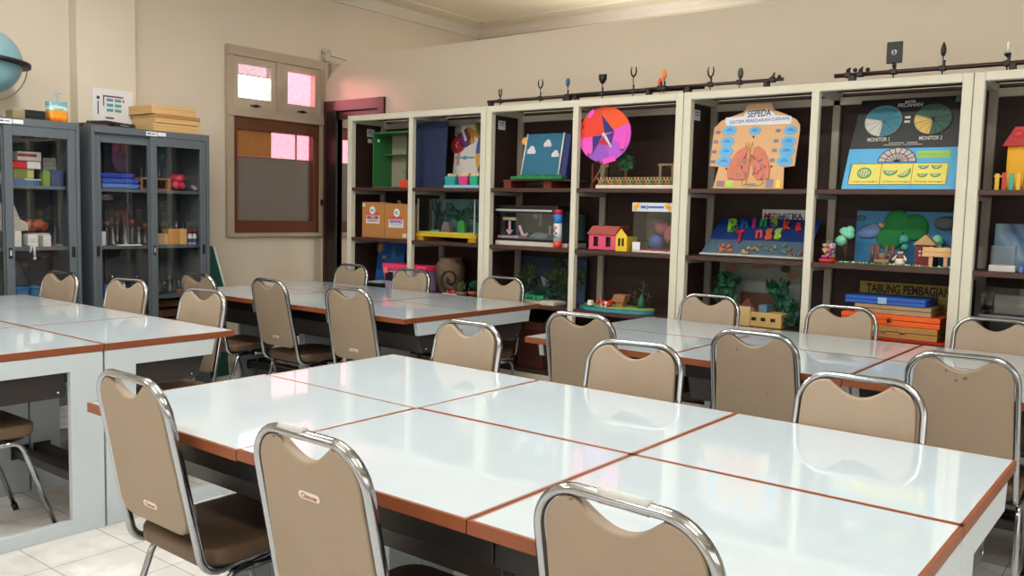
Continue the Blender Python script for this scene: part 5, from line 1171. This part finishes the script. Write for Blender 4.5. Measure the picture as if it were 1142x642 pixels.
# ---- bay 6 top: the big pie board
t, f = lean('fraction_board', 'large black and blue board with two round pies and yellow fruit strip', 'teaching board', 1000, 4.62, Z[0]+.003, .33)
k0 = lambda X_, Y_: f(935+X_/5.733, 100+Y_/5.733)
a = k0(18, 634); b = k0(742, 634); tl = k0(150, 80); tr = k0(800, 50); ml = k0(72, 378); mr = k0(772, 368)
lw = lambda x_, z_: x_
hT = (tl[1]+tr[1])/2+.01; hM = (ml[1]+mr[1])/2
xR = (b[0]+mr[0])/2+.008; xL = a[0]+.0
MB().poly([(xL, 0), (xR, 0), (xR, hM), (ml[0], hM)], 'y', 0, .008).build('blue_half', mat('sky_blue_board', (70, 168, 220), .45, noise=.04), t)
MB().poly([(ml[0], hM), (xR, hM), (xR, hT), (tl[0], hT)], 'y', 0, .008).build('black_half', mat('black_board', (22, 23, 28), .45), t)
for (cX, cY, rX, rY, base, wedge, a0, a1) in ((288, 203, 118, 97, (40, 118, 138), (196, 196, 186), 168, 265), (605, 190, 122, 97, (46, 84, 70), (206, 174, 92), 160, 265)):
    p = k0(cX, cY); rx_ = k0(cX+rX, cY)[0]-p[0]; rz_ = p[1]-k0(cX, cY+rY)[1]
    m = MB(); m.mi = 0; m.disc(p[0], p[1], rx_, rz_, 0, .004, n=40); m.mi = 1; m.disc(p[0], p[1], rx_, rz_, -.004, .002, n=16, a0=math.radians(a0), a1=math.radians(a1)); m.mi = 2
    m.tube([(p[0]+rx_*math.cos(q), -.004, p[1]+rz_*math.sin(q)) for q in [2*PI*i/40 for i in range(40)]], .003, 6, closed=True)
    for q in range(12): m.tube([(p[0], -.0065, p[1]), (p[0]+rx_*math.cos(q*PI/6+.26), -.0065, p[1]+rz_*math.sin(q*PI/6+.26))], .0009, 4)
    m.build('pie_disc', [mat('pie_%d' % cX, base, .5), mat('pie_w_%d' % cX, wedge, .5), C(120, 130, 130) if cX < 400 else C(60, 70, 66)], t)
m = MB()
for s, X_, Y_, X1_, h_ in (('MISTER', 462, 76, 496, .013), ('PECAHAN', 460, 97, 538, .020), ('MONITOR 1', 255, 318, 325, .020), ('MONITOR 2', 590, 307, 664, .020), ('=', 442, 190, 460, .034)):
    p = k0(X_, Y_); q = k0(X1_, Y_); MB().text(s, p[0], p[1], 0, w=2*(q[0]-p[0]), h=h_, th=.001, bold=.015).build('white_lettering', C(196, 198, 196), t)
m = MB()
for Xa, Xb, Y_ in ((322, 420, 343), (438, 506, 340), (288, 400, 356), (410, 538, 352)):
    p = k0(Xa, Y_); q = k0(Xb, Y_-6); m.box(p[0], q[0], -.001, 0, p[1], q[1])
m.build('white_caption', C(196, 198, 196), t)
m = MB(); p = k0(372, 462); rx_ = k0(495, 462)[0]-p[0]; rz_ = k0(372, 372)[1]-p[1]
m.mi = 0; m.disc(p[0], p[1], rx_, rz_, 0, .002, n=24, a0=0, a1=PI); m.mi = 1
for q in [PI*i/9 for i in range(10)]: m.tube([(p[0], -.003, p[1]), (p[0]+rx_*math.cos(q), -.003, p[1]+rz_*math.sin(q))], .0016, 4)
for kk in (1, .6): m.tube([(p[0]+rx_*kk*math.cos(PI*i/24), -.003, p[1]+rz_*kk*math.sin(PI*i/24)) for i in range(25)], .0018, 4)
m.build('fan_dial', [C(190, 176, 176), C(56, 50, 60)], t)
m = MB(); a = k0(500, 436); b = k0(722, 388); m.mi = 0; m.box(a[0], b[0], -.002, 0, a[1], b[1]); m.mi = 1
for i in range(22): x_ = a[0]+(b[0]-a[0])*(i+1)/23; m.box(x_-.0008, x_+.0008, -.003, -.002, a[1]+.006, b[1]-.01)
m.build('green_scale', [C(160, 206, 90), C(110, 150, 60)], t)
m = MB(); a = k0(60, 606); b = k0(705, 468); m.mi = 0; m.poly([(a[0], a[1]), (b[0], a[1]), (b[0]+.004, b[1]), (a[0]+.01, b[1])], 'y', -.002, 0); m.mi = 1
for x_ in (a[0], a[0]+(b[0]-a[0])*.335, a[0]+(b[0]-a[0])*.655, b[0]): m.box(x_-.001, x_+.001, -.003, -.0015, a[1], b[1])
for z_ in (a[1], b[1]): m.box(a[0], b[0], -.003, -.0015, z_-.001, z_+.001)
for i, s in enumerate(('1 buah semangka', '1/2 buah semangka', '1/4 buah semangka')): m.text(s, a[0]+(b[0]-a[0])*(.17+.33*i), a[1]+.014, -.002, w=.13, h=.010, th=.0008)
m.build('yellow_strip', [C(226, 214, 104), C(70, 80, 50)], t)
m = MB(); W_ = b[0]-a[0]; H_ = b[1]-a[1]
def half(cx_, cz_, r_, rot=0., full=False):
    R4 = Matrix.Translation((cx_, 0, cz_)) @ Matrix.Rotation(rot, 4, 'Y')
    m.mi = 0; m.disc(0, 0, r_, r_*.85, -.002, .002, n=16, a0=PI, a1=(3*PI if full else 2*PI)-1e-3, M=R4)
    m.mi = 1; m.disc(0, .0, r_*.8, r_*.6, -.004, .001, n=16, a0=PI, a1=(3*PI if full else 2*PI)-1e-3, M=R4)
    m.mi = 2
    for q in range(4): m.box(-r_*.6+q*r_*.36, -r_*.6+q*r_*.36+.003, -.006, -.005, -r_*.5, r_*.4 if full else -.002, M=R4)
FR = [C(70, 150, 90), C(196, 206, 150), C(60, 110, 70)]
for args in [(a[0]+W_*.16, a[1]+H_*.55, .035, 0, True), (a[0]+W_*.43, a[1]+H_*.68, .034), (a[0]+W_*.57, a[1]+H_*.60, .034, -.6)] + [(a[0]+W_*(.76+.13*i), a[1]+H_*(.90-.38*j), .024) for i, j in ((0, 0), (1, 0), (0, 1), (1, 1))]:
    m = MB(); half(*args); m.build('fruit_print', FR, t)
m = MB(); p = k0(778, 58); m.box(p[0]-.018, p[0]+.012, -.002, 0, p[1]-.014, p[1]+.014); m.build('grey_corner_tag', C(110, 114, 118), t)
# ---- bay 6 middle: village scene
t, f = lean('village_backdrop', 'bright blue backdrop with raised green treetops on the middle shelf', 'backdrop', 955, 4.80, Z[1], .05)
a, b = f(953, 280)[0], f(1066, 280)[0]; h = f(1000, 235.5)[1]
MB().box(a, b, 0, .008, 0, h).build('panel', mat('azure_card', (34, 112, 158), .55, noise=.15, scale=5), t)
m = MB(); k1 = lambda X_, Y_: f(920+X_/7.613, 230+Y_/7.613)
for X_, Y_, r_ in ((615, 130, .062), (600, 190, .055), (555, 265, .066), (760, 180, .068), (640, 165, .05), (700, 215, .04)):
    p = k1(X_, Y_); m.ball((p[0], -.006, p[1]), r_, 3, .03, (1, .18, 1))
m.build('green_treetops', mat('felt_green', (26, 116, 56), .85, noise=.2, scale=16), t)
m = MB()
for X_, Y_, r_, c_ in ((375, 215, .045, 0), (415, 190, .035, 0), (335, 235, .03, 0), (310, 100, .02, 1), (520, 155, .022, 2), (483, 160, .018, 3), (1020, 145, .045, 4)):
    m.mi = c_; p = k1(X_, Y_); m.ball((p[0], -.004, p[1]), r_, 2, .06, (1.2, .25, .8))
m.build('cloud_puffs', [C(100, 124, 176), C(50, 90, 110), C(120, 110, 90), C(196, 176, 80), C(84, 90, 100)], t)
m = MB(); p = k1(665, 250); m.tube([(p[0], -.004, .008), (p[0], -.004, p[1]+.02)], .010, 8); m.build('tree_trunk', C(44, 36, 30), t)
yb_ = 4.60; xa, xb = span(931, 1064, 296, yb_)
zb_ = Z[1]
t = thing('village_ground', 'thin green flocked ground strip along the middle shelf edge', 'craft lawn', (xa, yb_, zb_))
MB().box(0, xb-xa, 0, .17, 0, .006).build('green_mat', GRASS, t)
m = MB()
for i in range(70): m.mi = i % 3; m.ball((random.uniform(.02, xb-xa-.02), random.uniform(.004, .010), .008), random.uniform(.003, .006), 1, .2)
m.build('pebbles', [C(206, 196, 150), C(180, 90, 80), C(214, 214, 200)], t)
zg = zb_+.0065
def at6(u, v, Y): return Q(u, v, Y)
x_ = at6(930.5, 292, 4.60)[0]; zt = at6(931, 266.5, 4.60)[1]; r = (Q(940, 285, 4.60)[0]-Q(922, 285, 4.60)[0])/2; h = zt-Z[1]
x_ = Q(931, 285, 4.60)[0]
t = thing('bead_jar', 'clear jar of pink and lilac beads on a red base, left end of the village', 'jar', (min(x_, xa-r-.004), 4.615, Z[1]))
MB().lathe([(0, 0), (r*1.05, 0), (r*1.05, h*.16), (0, h*.16)], 20).build('red_base', C(190, 40, 50), t)
MB().lathe([(r*.92, h*.165), (r*.92, h*.88), (r*.8, h), (0, h)], 20).build('glass_body', ACRYL, t)
m = MB(); random.seed(4)
for i in range(40): a = random.uniform(0, 6.28); q = r*.72*math.sqrt(random.random()); m.mi = i % 3; m.ball((q*math.cos(a), q*math.sin(a), h*(.2+.55*random.random())), .011, 1, .1)
m.build('beads', [C(200, 90, 160), C(190, 180, 190), C(210, 170, 110)], t)
t = thing('pompom_tree', 'little mint green pompom tree beside the bead jar', 'craft tree', (Q(943, 285, 4.70)[0], 4.70, zg))
p1 = Q(944.5, 258, 4.70); p2 = Q(938, 268, 4.70); bx_ = Q(943, 285, 4.70)[0]
m = MB()
for dx, dz in ((-.012, 0), (.014, .006), (.0, -.012), (.016, -.016)): m.ball((p1[0]-bx_+dx, 0, p1[1]-zg+dz), .024, 2, .06)
m.ball((p2[0]-bx_, 0, p2[1]-zg), .028, 2, .06); m.build('pompoms', mat('mint_pompom', (128, 214, 178), .9, noise=.15, scale=40), t)
m = MB(); m.tube([(0, 0, 0), (0, 0, (p1[1]-zg)*.6), (p1[0]-bx_, 0, p1[1]-zg)], .005, 6); m.tube([(0, 0, .03), (p2[0]-bx_, 0, p2[1]-zg)], .005, 6); m.build('stem', C(80, 60, 46), t)
# gate of logs
xa_, xb_ = span(971, 999, 285, 4.68); t = thing('log_gate', 'little brown log gate and fence standing left of the doll', 'gate', (xa_, 4.68, zg)); W_ = xb_-xa_; h = Q(985, 272, 4.68)[1]-zg
m = MB()
for x in (.008, .035, W_-.045, W_-.015): m.tube([(x, 0, 0), (x, 0, h*(1 if x < W_*.5 else .95))], .010, 8)
m.build('log_posts', C(112, 68, 56), t)
m = MB(); m.box(.02, W_-.03, -.012, .012, .006, .022); m.box(.03, W_-.03, -.006, .006, h*.40, h*.52)
for i in range(5): m.tube([(.045+i*(W_-.09)/4, .0, .02), (.045+i*(W_-.09)/4, 0, h*.5)], .005, 6)
m.build('low_fence', C(150, 120, 90), t)
# doll
x_ = Q(1004, 285, 4.64)[0]; h = Q(1004, 277.5, 4.64)[1]-zg
t = thing('small_doll', 'small white doll with dark cap and brown vest in the village scene', 'doll', (x_, 4.64, zg))
MB().lathe([(0, 0), (h*.28, 0), (h*.32, h*.12), (h*.24, h*.42), (h*.17, h*.62), (0, h*.64)], 16).build('body', C(222, 212, 200), t)
m = MB(); m.lathe([(h*.245, h*.40), (h*.25, h*.5), (h*.185, h*.66), (0, h*.665)], 16); m.build('vest', C(110, 70, 56), t)
m = MB(); m.ball((0, 0, h*.82), h*.17, 3); m.build('head', C(226, 210, 196), t)
m = MB(); m.lathe([(h*.175, h*.86), (h*.16, h*.95), (0, h*1.02)], 14); m.build('cap', C(40, 36, 44), t)
m = MB()
for s in (-1, 1): m.ball((s*.06*h, -h*.16, h*.84), h*.028, 1); m.ball((0, -h*.165, h*.77), h*.02, 1, 0, (2, .5, .6))
m.build('face', C(40, 30, 30), t)
m = MB()
for s in (-1, 1): m.tube([(s*h*.18, 0, h*.58), (s*h*.32, -.005, h*.42), (s*h*.36, -.01, h*.34)], h*.07, 8); m.ball((s*h*.37, -.012, h*.32), h*.075, 2)
m.build('arms', C(224, 206, 190), t)
# red house with tan roof
xa_, xb_ = span(1020.5, 1040, 285, 4.68); h = Q(1030, 273, 4.68)[1]-zg; hr = Q(1031, 261.5, 4.68)[1]-zg; W_ = xb_-xa_
t = thing('toy_house', 'small dark red house with a tan pitched roof in the village scene', 'toy house', (xa_, 4.68, zg))
MB().box(0, W_, 0, .05, 0, h).build('red_wall', C(120, 28, 40), t)
MB().poly([(-.012, h), (W_+.016, h), (W_*.56, hr)], 'y', -.01, .048).build('tan_roof', mat('tan_roof', (186, 150, 100), .7, noise=.1, scale=40), t)
m = MB()
for a in range(2):
    for b_ in range(2): m.box(W_*.2+.016*a, W_*.2+.016*a+.009, -.001, .001, h*.45+.018*b_, h*.45+.018*b_+.010)
m.build('white_window', C(210, 190, 180), t)
# fence in front
xa_, xb_ = span(1029, 1060.5, 285, 4.62); h = Q(1040, 275, 4.62)[1]-zg; W_ = xb_-xa_
t = thing('stick_fence', 'pale ice lolly stick fence at the right end of the village', 'fence', (xa_, 4.62, zg))
LST = mat('lolly_stick', (216, 172, 122), .6, noise=.08, scale=20)
for x in (W_*.22, W_*.75): MB().box(x, x+.018, 0, .005, 0, h, bev=.001, seg=1).build('upright', mat('pink_stick', (216, 156, 130), .6), t)
for z in (h*.50, h*.74): MB().box(0, W_, -.005, 0, z, z+.022, bev=.001, seg=1).build('rail', LST, t)
for u, v, lb, r in ((1046.5, 267.5, 'mint pompom tree behind the stick fence', .026), (1009, 266.5, 'small teal pompom tree behind the doll', .024)):
    x_ = Q(u, v, 4.768)[0]; z_ = Q(u, v, 4.768)[1]-zg; t = thing('pompom_tree', lb, 'craft tree', (x_, 4.757, zg))
    m = MB(); m.ball((0, 0, z_), r, 2, .05); m.ball((.006, 0, z_-.042), r*.8, 2, .05); m.ball((-.012 if u < 1020 else .012, 0, z_-.012), r*.6, 2, .05); m.build('pompoms', mat('mint_pompom', (128, 214, 178), .9) if u > 1020 else mat('teal_pompom', (70, 160, 150), .9, noise=.1), t)
    MB().tube([(0, 0, 0), (0, 0, z_-.03)], .005, 6).build('stem', C(80, 60, 46), t)
# ---- bay 6 bottom: stacked boxes
zz = Z[2]
BX = [('tool_case', 'bright red flat case at the bottom of the coloured stack', 936, 1055, 377.5, (206, 40, 26), 1, 4.595),
      ('tool_case', 'tan wooden case with clasps on the red case', 936, 1046, 363, (176, 128, 70), 2, 4.60),
      ('tool_case', 'orange case with dark seam above the tan case', 938, 1049, 351, (232, 94, 28), 3, 4.60),
      ('flat_board_box', 'thin beige box under the blue case', 953, 1039, 340.5, (168, 138, 104), 0, 4.61),
      ('tool_case', 'flat blue case with silver latch on top of the stack', 942.5, 1033, 331.5, (38, 92, 184), 4, 4.605)]
for nm, lb, u0, u1, vt, c_, kd, yy in BX:
    xa_, xb_ = span(u0, u1, vt, yy); zt = Q((u0+u1)/2, vt, yy)[1]; W_ = xb_-xa_; H_ = zt-zz
    t = thing(nm, lb, 'case' if kd else 'box', (xa_, yy, zz), 0, 'stacked cases below the village scene')
    cm = mat('case_%d_%d_%d' % c_, c_, .42, noise=.06, scale=14)
    MB().box(0, W_, 0, .25, 0, H_*.5-.001, bev=.003, seg=1).build('lower_half', cm, t); MB().box(0, W_, 0, .25, H_*.5+.001, H_-.0005, bev=.003, seg=1).build('upper_half', cm, t)
    m = MB(); m.box(.003, W_-.003, .003, .247, H_*.5-.0015, H_*.5+.0015); m.build('seam', C(60, 30, 24), t)
    if kd == 4: m = MB(); m.box(W_*.42, W_*.53, -.006, 0, H_*.1, H_*.95, bev=.002); m.build('silver_latch', C(150, 180, 220, .3), t)
    if kd == 3: m = MB(); m.ball((W_*.50, -.005, H_*.5), .012, 1); m.box(W_*.485, W_*.515, -.004, 0, H_*.3, H_*.7); m.build('clasp', C(70, 40, 34), t)
    if kd == 2:
        m = MB(); m.mi = 0; m.box(W_*.30, W_*.40, -.003, 0, H_*.5, H_*.85); m.mi = 1
        for a in (.46, .47, .64, .67): m.ball((W_*a, -.004, H_*.55), .008, 1)
        m.build('clasps', [C(214, 206, 190), C(150, 130, 110, .3)], t)
    zz += H_+.0003
yy = 4.72; xa_, xb_ = span(958, 1062, 325, yy); zb = Q(1000, 332, yy)[1]; zt = Q(1000, 319, yy)[1]
t, f = lean('lettered_board', 'yellow board lettered TABUNG PEMBAGIAN behind the blue case', 'lettered board', 1000, 4.88, Z[2], .02)
a, b = f(958.5, 325)[0], f(1063, 325)[0]; h = f(1010, 316)[1]
MB().box(a, b, 0, .012, 0, h, bev=.001, seg=1).build('yellow_panel', mat('mustard_paint', (176, 152, 56), .55, noise=.08), t)
m = MB(); p = f(1012, 323.5); m.text('TABUNG PEMBAGIAN', p[0], p[1], 0, w=(b-a)*.90, h=.048, th=.001, bold=.03); m.build('black_lettering', C(22, 20, 16), t)
# ---- bay 7
yy = 4.60; xa_, xb_ = span(1121.5, 1175, 195, 4.70); h = Q(1125, 162.5, 4.70)[1]-Z[0]; W_ = xb_-xa_
t = thing('toy_house', 'yellow toy house with red roof at the right picture edge', 'toy house', (xa_, 4.70, Z[0]))
MB().box(0, W_, 0, .12, 0, h, bev=.002, seg=1).build('yellow_wall', mat('amber_card', (236, 172, 24), .55, noise=.04), t)
MB().poly([(-.02, h-.004), (W_+.02, h-.004), (W_-.03, h+.085), (.03, h+.085)], 'y', -.025, .14, bev=.003).build('red_roof', mat('crimson_card', (178, 44, 48), .55, noise=.15), t)
m = MB(); m.ball((.04, -.02, h+.05), .022, 2, .1, (1.3, .5, 1)); m.mi = 1; m.ball((.12, -.02, h+.045), .022, 2, .1, (1.3, .5, 1)); m.build('paper_flowers', [C(200, 50, 60), C(80, 180, 150)], t)
xa_ = Q(1107.5, 205, 4.62)[0]; t = thing('picket_fence', 'row of coloured pickets before the yellow toy house', 'fence', (xa_, 4.62, Z[0])); h = Q(1110, 192.5, 4.62)[1]-Z[0]
m = MB()
for i in range(13): m.mi = [0, 1, 2, 0, 1, 2, 3][i % 7]; m.box(.006+i*.029, .006+i*.029+.018, 0, .006, 0, h*(1 if i % 2 else .95), bev=.001, seg=1)
m.build('pickets', [C(226, 180, 60), C(190, 70, 54), C(60, 170, 150), C(150, 190, 80)], t)
MB().box(0, .385, .006, .010, h*.75, h*.85).build('rail', C(226, 190, 70), t)
t, f = lean('sea_painting', 'dark blue sea and cloud painting at the right picture edge', 'painting', 1110, 4.78, Z[1], .06)
a, b = f(1108, 280)[0], f(1180, 280)[0]; h = f(1125, 249.5)[1]
def sea():
    m = bpy.data.materials.new('sea_paint'); m.use_nodes = True; nt = m.node_tree; bs = nt.nodes['Principled BSDF']; bs.inputs['Roughness'].default_value = .5
    tc = nt.nodes.new('ShaderNodeTexCoord'); nz = nt.nodes.new('ShaderNodeTexNoise'); nz.inputs['Scale'].default_value = 4; nz.inputs['Distortion'].default_value = 1.2
    nt.links.new(tc.outputs['Object'], nz.inputs['Vector']); rp = nt.nodes.new('ShaderNodeValToRGB'); e = rp.color_ramp.elements
    e[0].position = .38; e[0].color = lin((38, 78, 118)); e[1].position = .68; e[1].color = lin((150, 180, 200)); nt.links.new(nz.outputs['Fac'], rp.inputs['Fac']); nt.links.new(rp.outputs[0], bs.inputs['Base Color']); return m
MB().box(a, b, 0, .01, 0, h).build('canvas', sea(), t)
xq = Q(1118, 292, 4.64)[0]
t = thing('clear_beaker', 'small clear cup with white base before the sea painting', 'cup', (xq, 4.66, Z[1]))
MB().box(-.055, .055, -.03, .03, 0, .03, bev=.003).build('white_base', C(200, 200, 198), t)
m = MB(); tank(m, -.05, .05, -.026, .026, .0305, .12, .002, top=False); m.build('clear_body', ACRYL, t)
m = MB()
for i in range(9): m.mi = i % 2; m.box(.0+i*.026, .018+i*.026, 0, .03, 0, .028, bev=.003, seg=1)
o = tag(m.build('toy_houses_strip', [C(80, 130, 190), C(200, 90, 80)]), 'low strip of tiny blue and red blocks beside the clear cup', 'blocks'); o.location = (xq+.07, 4.63, Z[1])
yy = 4.62; xa_, xb_ = span(1092, 1175, 340, yy); h = .30; W_ = xb_-xa_
t = thing('glass_case', 'grey glass case with rails on the lower shelf at the right picture edge', 'display case', (xa_, yy, Z[2]))
MB().box(0, W_, 0, .22, 0, .05, bev=.003).build('grey_base', C(120, 124, 124), t)
m = MB(); tank(m, .004, W_-.004, .004, .216, .0505, h, .003); m.build('clear_panes', ACRYL, t)
m = MB(); m.box(0, W_, -.003, .02, h*.52, h*.56); m.box(0, W_, -.003, .0, .02, .034); m.build('metal_rail', C(110, 116, 120, .3), t)
MB().box(.02, W_-.02, .19, .20, .06, h-.01).build('grey_back', mat('dim_card', (90, 88, 84), .7, noise=.2, scale=10), t)
m = MB(); m.box(.05, .20, .08, .15, h*.56, h*.86, bev=.004); m.build('pale_card', C(120, 116, 108), t)
m = MB(); m.ball((.34, .09, h*.60), .05, 2, .1, (1.3, .6, .7)); m.build('red_lump', C(130, 36, 40), t)

# ================================================================== OPTICAL RAILS ON TOP OF THE BOOKCASES
YR = 4.65; RAILB = mat('brown_black_rail', (54, 30, 26), .4, noise=.2)
STL = mat('thin_steel', (120, 116, 108), .3, metal=.7)
def rail(label, segs, feet, holders, zc):
    x0 = segs[0][0]
    t = thing('optical_bench', label, 'optical bench', (x0, YR, ST))
    for a, b, r, m_ in segs: MB().tube([(a-x0, 0, zc-ST), (b-x0, 0, zc-ST)], r, 10).build('rail_tube', m_, t)
    for u, w in feet:
        x = Q(u, 100, YR)[0]-x0; MB().box(x-w, x+w, -.022, .022, 0, zc-ST-.004, bev=.003, seg=1).build('foot', BLACK, t)
    for u, vt, kind in holders:
        x, zt = Q(u, vt, YR); x -= x0; zt -= ST; zr = zc-ST
        h = MB(); h.box(x-.015, x+.015, -.016, .016, zr-.013, zr+.013, bev=.003, seg=1); h.tube([(x+.010, -.010, zr+.012), (x+.010, -.010, zr+.030)], .004, 8); h.ball((x+.010, -.010, zr+.030), .007, 1)
        if kind == 'knobs':
            for dx in (0, .035): h.tube([(x+dx, 0, zr+.02), (x+dx, 0, zt-.012)], .003, 6); h.ball((x+dx, 0, zt-.01), .011, 2)
            h.build('clamp', BLACK, t); continue
        ho = h.build('clamp', BLACK, t)
        MB().tube([(x, 0, zr-.03), (x, 0, zt-.05)], .0035, 8).build('stem', STL, ho)
        m = MB(); mm = BLACK
        if kind == 'fork':
            for s in (-1, 1): m.tube([(x, 0, zt-.058), (x+s*.013, 0, zt-.045), (x+s*.018, 0, zt-.022), (x+s*.013, 0, zt)], .0045, 8, taper=[1.2, 1.2, 1, .6])
        elif kind == 'small':
            for s in (-1, 1): m.tube([(x, 0, zt-.05), (x+s*.009, 0, zt-.035), (x+s*.010, 0, zt)], .005, 8)
        elif kind == 'cup':
            m.lathe([(0, -.055), (.012, -.05), (.024, -.028), (.026, 0), (.02, 0), (.016, -.025), (0, -.035)], 14, (x, 0, zt))
            for s in (-1, 1): m.box(x+s*.022-.004, x+s*.022+.004, -.004, .004, zt-.02, zt+.004)
        elif kind in ('blue', 'red', 'orange'):
            mm = {'blue': C(44, 96, 140, .35), 'red': C(226, 84, 40, .35), 'orange': C(246, 128, 44, .35)}[kind]
            m.lathe([(0, -.055), (.008, -.052), (.014, -.035), (.013, -.012), (.004, 0), (0, .001)], 14, (x, 0, zt))
        elif kind == 'paddle':
            mm = C(56, 66, 58); m.ball((x+.004, 0, zt-.03), .024, 2, 0, (.7, .35, 1.3))
        elif kind == 'leaf':
            m.lathe([(0, -.072), (.007, -.068), (.012, -.055), (.013, -.036), (.007, -.014), (0, 0)], 12, (x, 0, zt))
        elif kind == 'candle':
            m.lathe([(0, -.068), (.006, -.068), (.014, -.060), (.016, -.052), (0, -.052)], 14, (x, 0, zt)); MB().lathe([(0, -.05), (.009, -.05), (.008, -.004), (0, 0)], 12, (x, 0, zt)).build('candle', C(222, 220, 206), ho)
        elif kind == 'plate':
            m.box(x-.037, x+.037, -.005, .005, zt-.105, zt, bev=.002, seg=1); m.tube([(x, 0, zt-.125), (x, 0, zt-.10)], .008, 8); m.tube([(x, 0, zr), (x, 0, zt-.12)], .004, 8)
            k = MB(); k.lathe([(0, 0), (.013, 0), (.013, .003), (0, .003)], 20, M=Matrix.Translation((x, -.005, zt-.052)) @ Matrix.Rotation(PI/2, 4, 'X')); k.build('pale_disc', C(190, 190, 186), ho)
            k = MB(); k.box(x-.003, x+.003, -.0095, -.008, zt-.062, zt-.042); k.build('slot', BLACK, ho)
        m.build('holder_head', mm, ho)
xq = lambda u, v=100: Q(u, v, YR)[0]
rail('black optical bench rail on the second bookcase with blue, fork and cup holders', [(xq(544.5), xq(637), .011, RAILB), (xq(636), xq(785), .015, BLACK)], [(548, .012), (633, .025), (643, .012), (767, .02)],
     [(558, 99.5, 'small'), (603, 88.5, 'fork'), (633.5, 87, 'blue'), (672.3, 83.5, 'cup'), (707, 74.5, 'fork')], 2.048)
YR = 4.60
rail('thin optical bench rail bridging second and third bookcase, two orange holders', [(xq(720), xq(873), .009, RAILB)], [(724, .012), (767.5, .014), (855, .012)],
     [(736.5, 87, 'red'), (741.3, 77.5, 'orange'), (793, 74.5, 'fork'), (825.5, 75.5, 'paddle'), (862, 84, 'knobs')], 2.047)
YR = 4.65
rail('long brown optical bench rail at the right with square black plate and candle holder', [(xq(930), xq(1185), .011, RAILB)], [(950, .016), (1128, .014), (1180, .014)],
     [(946, 76.5, 'knobs'), (960, 76, 'knobs'), (998.5, 46.5, 'plate'), (1053, 46, 'leaf'), (1125, 46.5, 'candle')], 2.050)

# ================================================================== LIGHT
w = bpy.data.worlds.new('World'); SC.world = w; w.use_nodes = True
bg = w.node_tree.nodes['Background']; bg.inputs[0].default_value = (1, .98, .96, 1); bg.inputs[1].default_value = 4.5
def area(name, loc, rot, sx, sy, e, col=(1, 1, 1)):
    l = bpy.data.lights.new(name, 'AREA'); l.shape = 'RECTANGLE'; l.size = sx; l.size_y = sy; l.energy = e; l.color = col
    o = bpy.data.objects.new(name, l); COL.objects.link(o); o.location = loc; o.rotation_euler = rot; return o
for i, x in enumerate((-4.2, -1.9, .6)):
    for y in (-.6, 2.3): area('ceiling_lamp', (x, y, HC-.06), (0, 0, 0), 1.2, .25, LAMP, (1, .985, .95))
area('ceiling_lamp', (-3.6, 6.0, HC-.06), (0, 0, 0), 1.2, .25, LAMP*.9, (1, .97, .92))  # unseen light added to brighten the space behind the partition
for x, y in ((-4.2, .9), (-1.9, .9), (.6, .9), (-3.0, 3.4)): area('ceiling_lamp_upward', (x, y, HC-.42), (PI, 0, 0), 1.2, .25, UPL, (1, .985, .95))  # added upward area lights that brighten the ceiling, no fixtures
area('ceiling_lamp_upward', (-3.8, 6.3, HC-.60), (PI, 0, 0), 1.2, .25, UPL*1.1, (1, .97, .92))  # another added upward light, for the ceiling past the partition
sp = bpy.data.lights.new('window_sunlight', 'SPOT'); sp.energy = 950; sp.spot_size = math.radians(20); sp.spot_blend = .9; sp.shadow_soft_size = .3; sp.color = (1, .95, .9)  # unseen spot added outside, casts the pink glow on the partition
so = bpy.data.objects.new('window_sunlight', sp); COL.objects.link(so); so.location = (-7.6, 4.28, 2.60)
so.rotation_euler = (Vector((LX-.03, 4.89, 2.37))-Vector(so.location)).to_track_quat('-Z', 'Y').to_euler()
for y in (-1.4, .5, 2.4): area('window_daylight', (RX-.02, y, 1.75), (0, PI/2, 0), 1.3, 1.3, WINL, (.96, .98, 1))
for x in (-3.4, -1.0, 1.4): area('window_daylight', (x, FRY+.02, 1.75), (PI/2, 0, 0), 1.4, 1.2, WINF, (.97, .985, 1))
for a, b in WINS:
    l = area('window_portal', (LX-.10, (a+b)/2, (WB+WT)/2), (0, -PI/2, 0), WT-WB, b-a, 1); l.data.cycles.is_portal = True
# ================================================================== CAMERA
cam = bpy.data.cameras.new('camera'); cam.sensor_width = 36; cam.lens = FPX/IW*36; cam.clip_start = .05
co = bpy.data.objects.new('camera', cam); COL.objects.link(co)
Mx = Matrix(((RT[0], UP[0], -FW[0], 0), (RT[1], UP[1], -FW[1], 0), (RT[2], UP[2], -FW[2], EYE), (0, 0, 0, 1)))
co.matrix_world = Mx
SC.camera = co
vs = SC.view_settings; vs.view_transform = 'Standard'; vs.look = 'None'; vs.gamma = 1; vs.use_curve_mapping = False; vs.exposure = EXPO
SC.cycles.use_denoising = True; SC.cycles.max_bounces = 10; SC.cycles.transparent_max_bounces = 24; SC.cycles.caustics_reflective = False; SC.cycles.caustics_refractive = False
SC.cycles.sample_clamp_indirect = 6
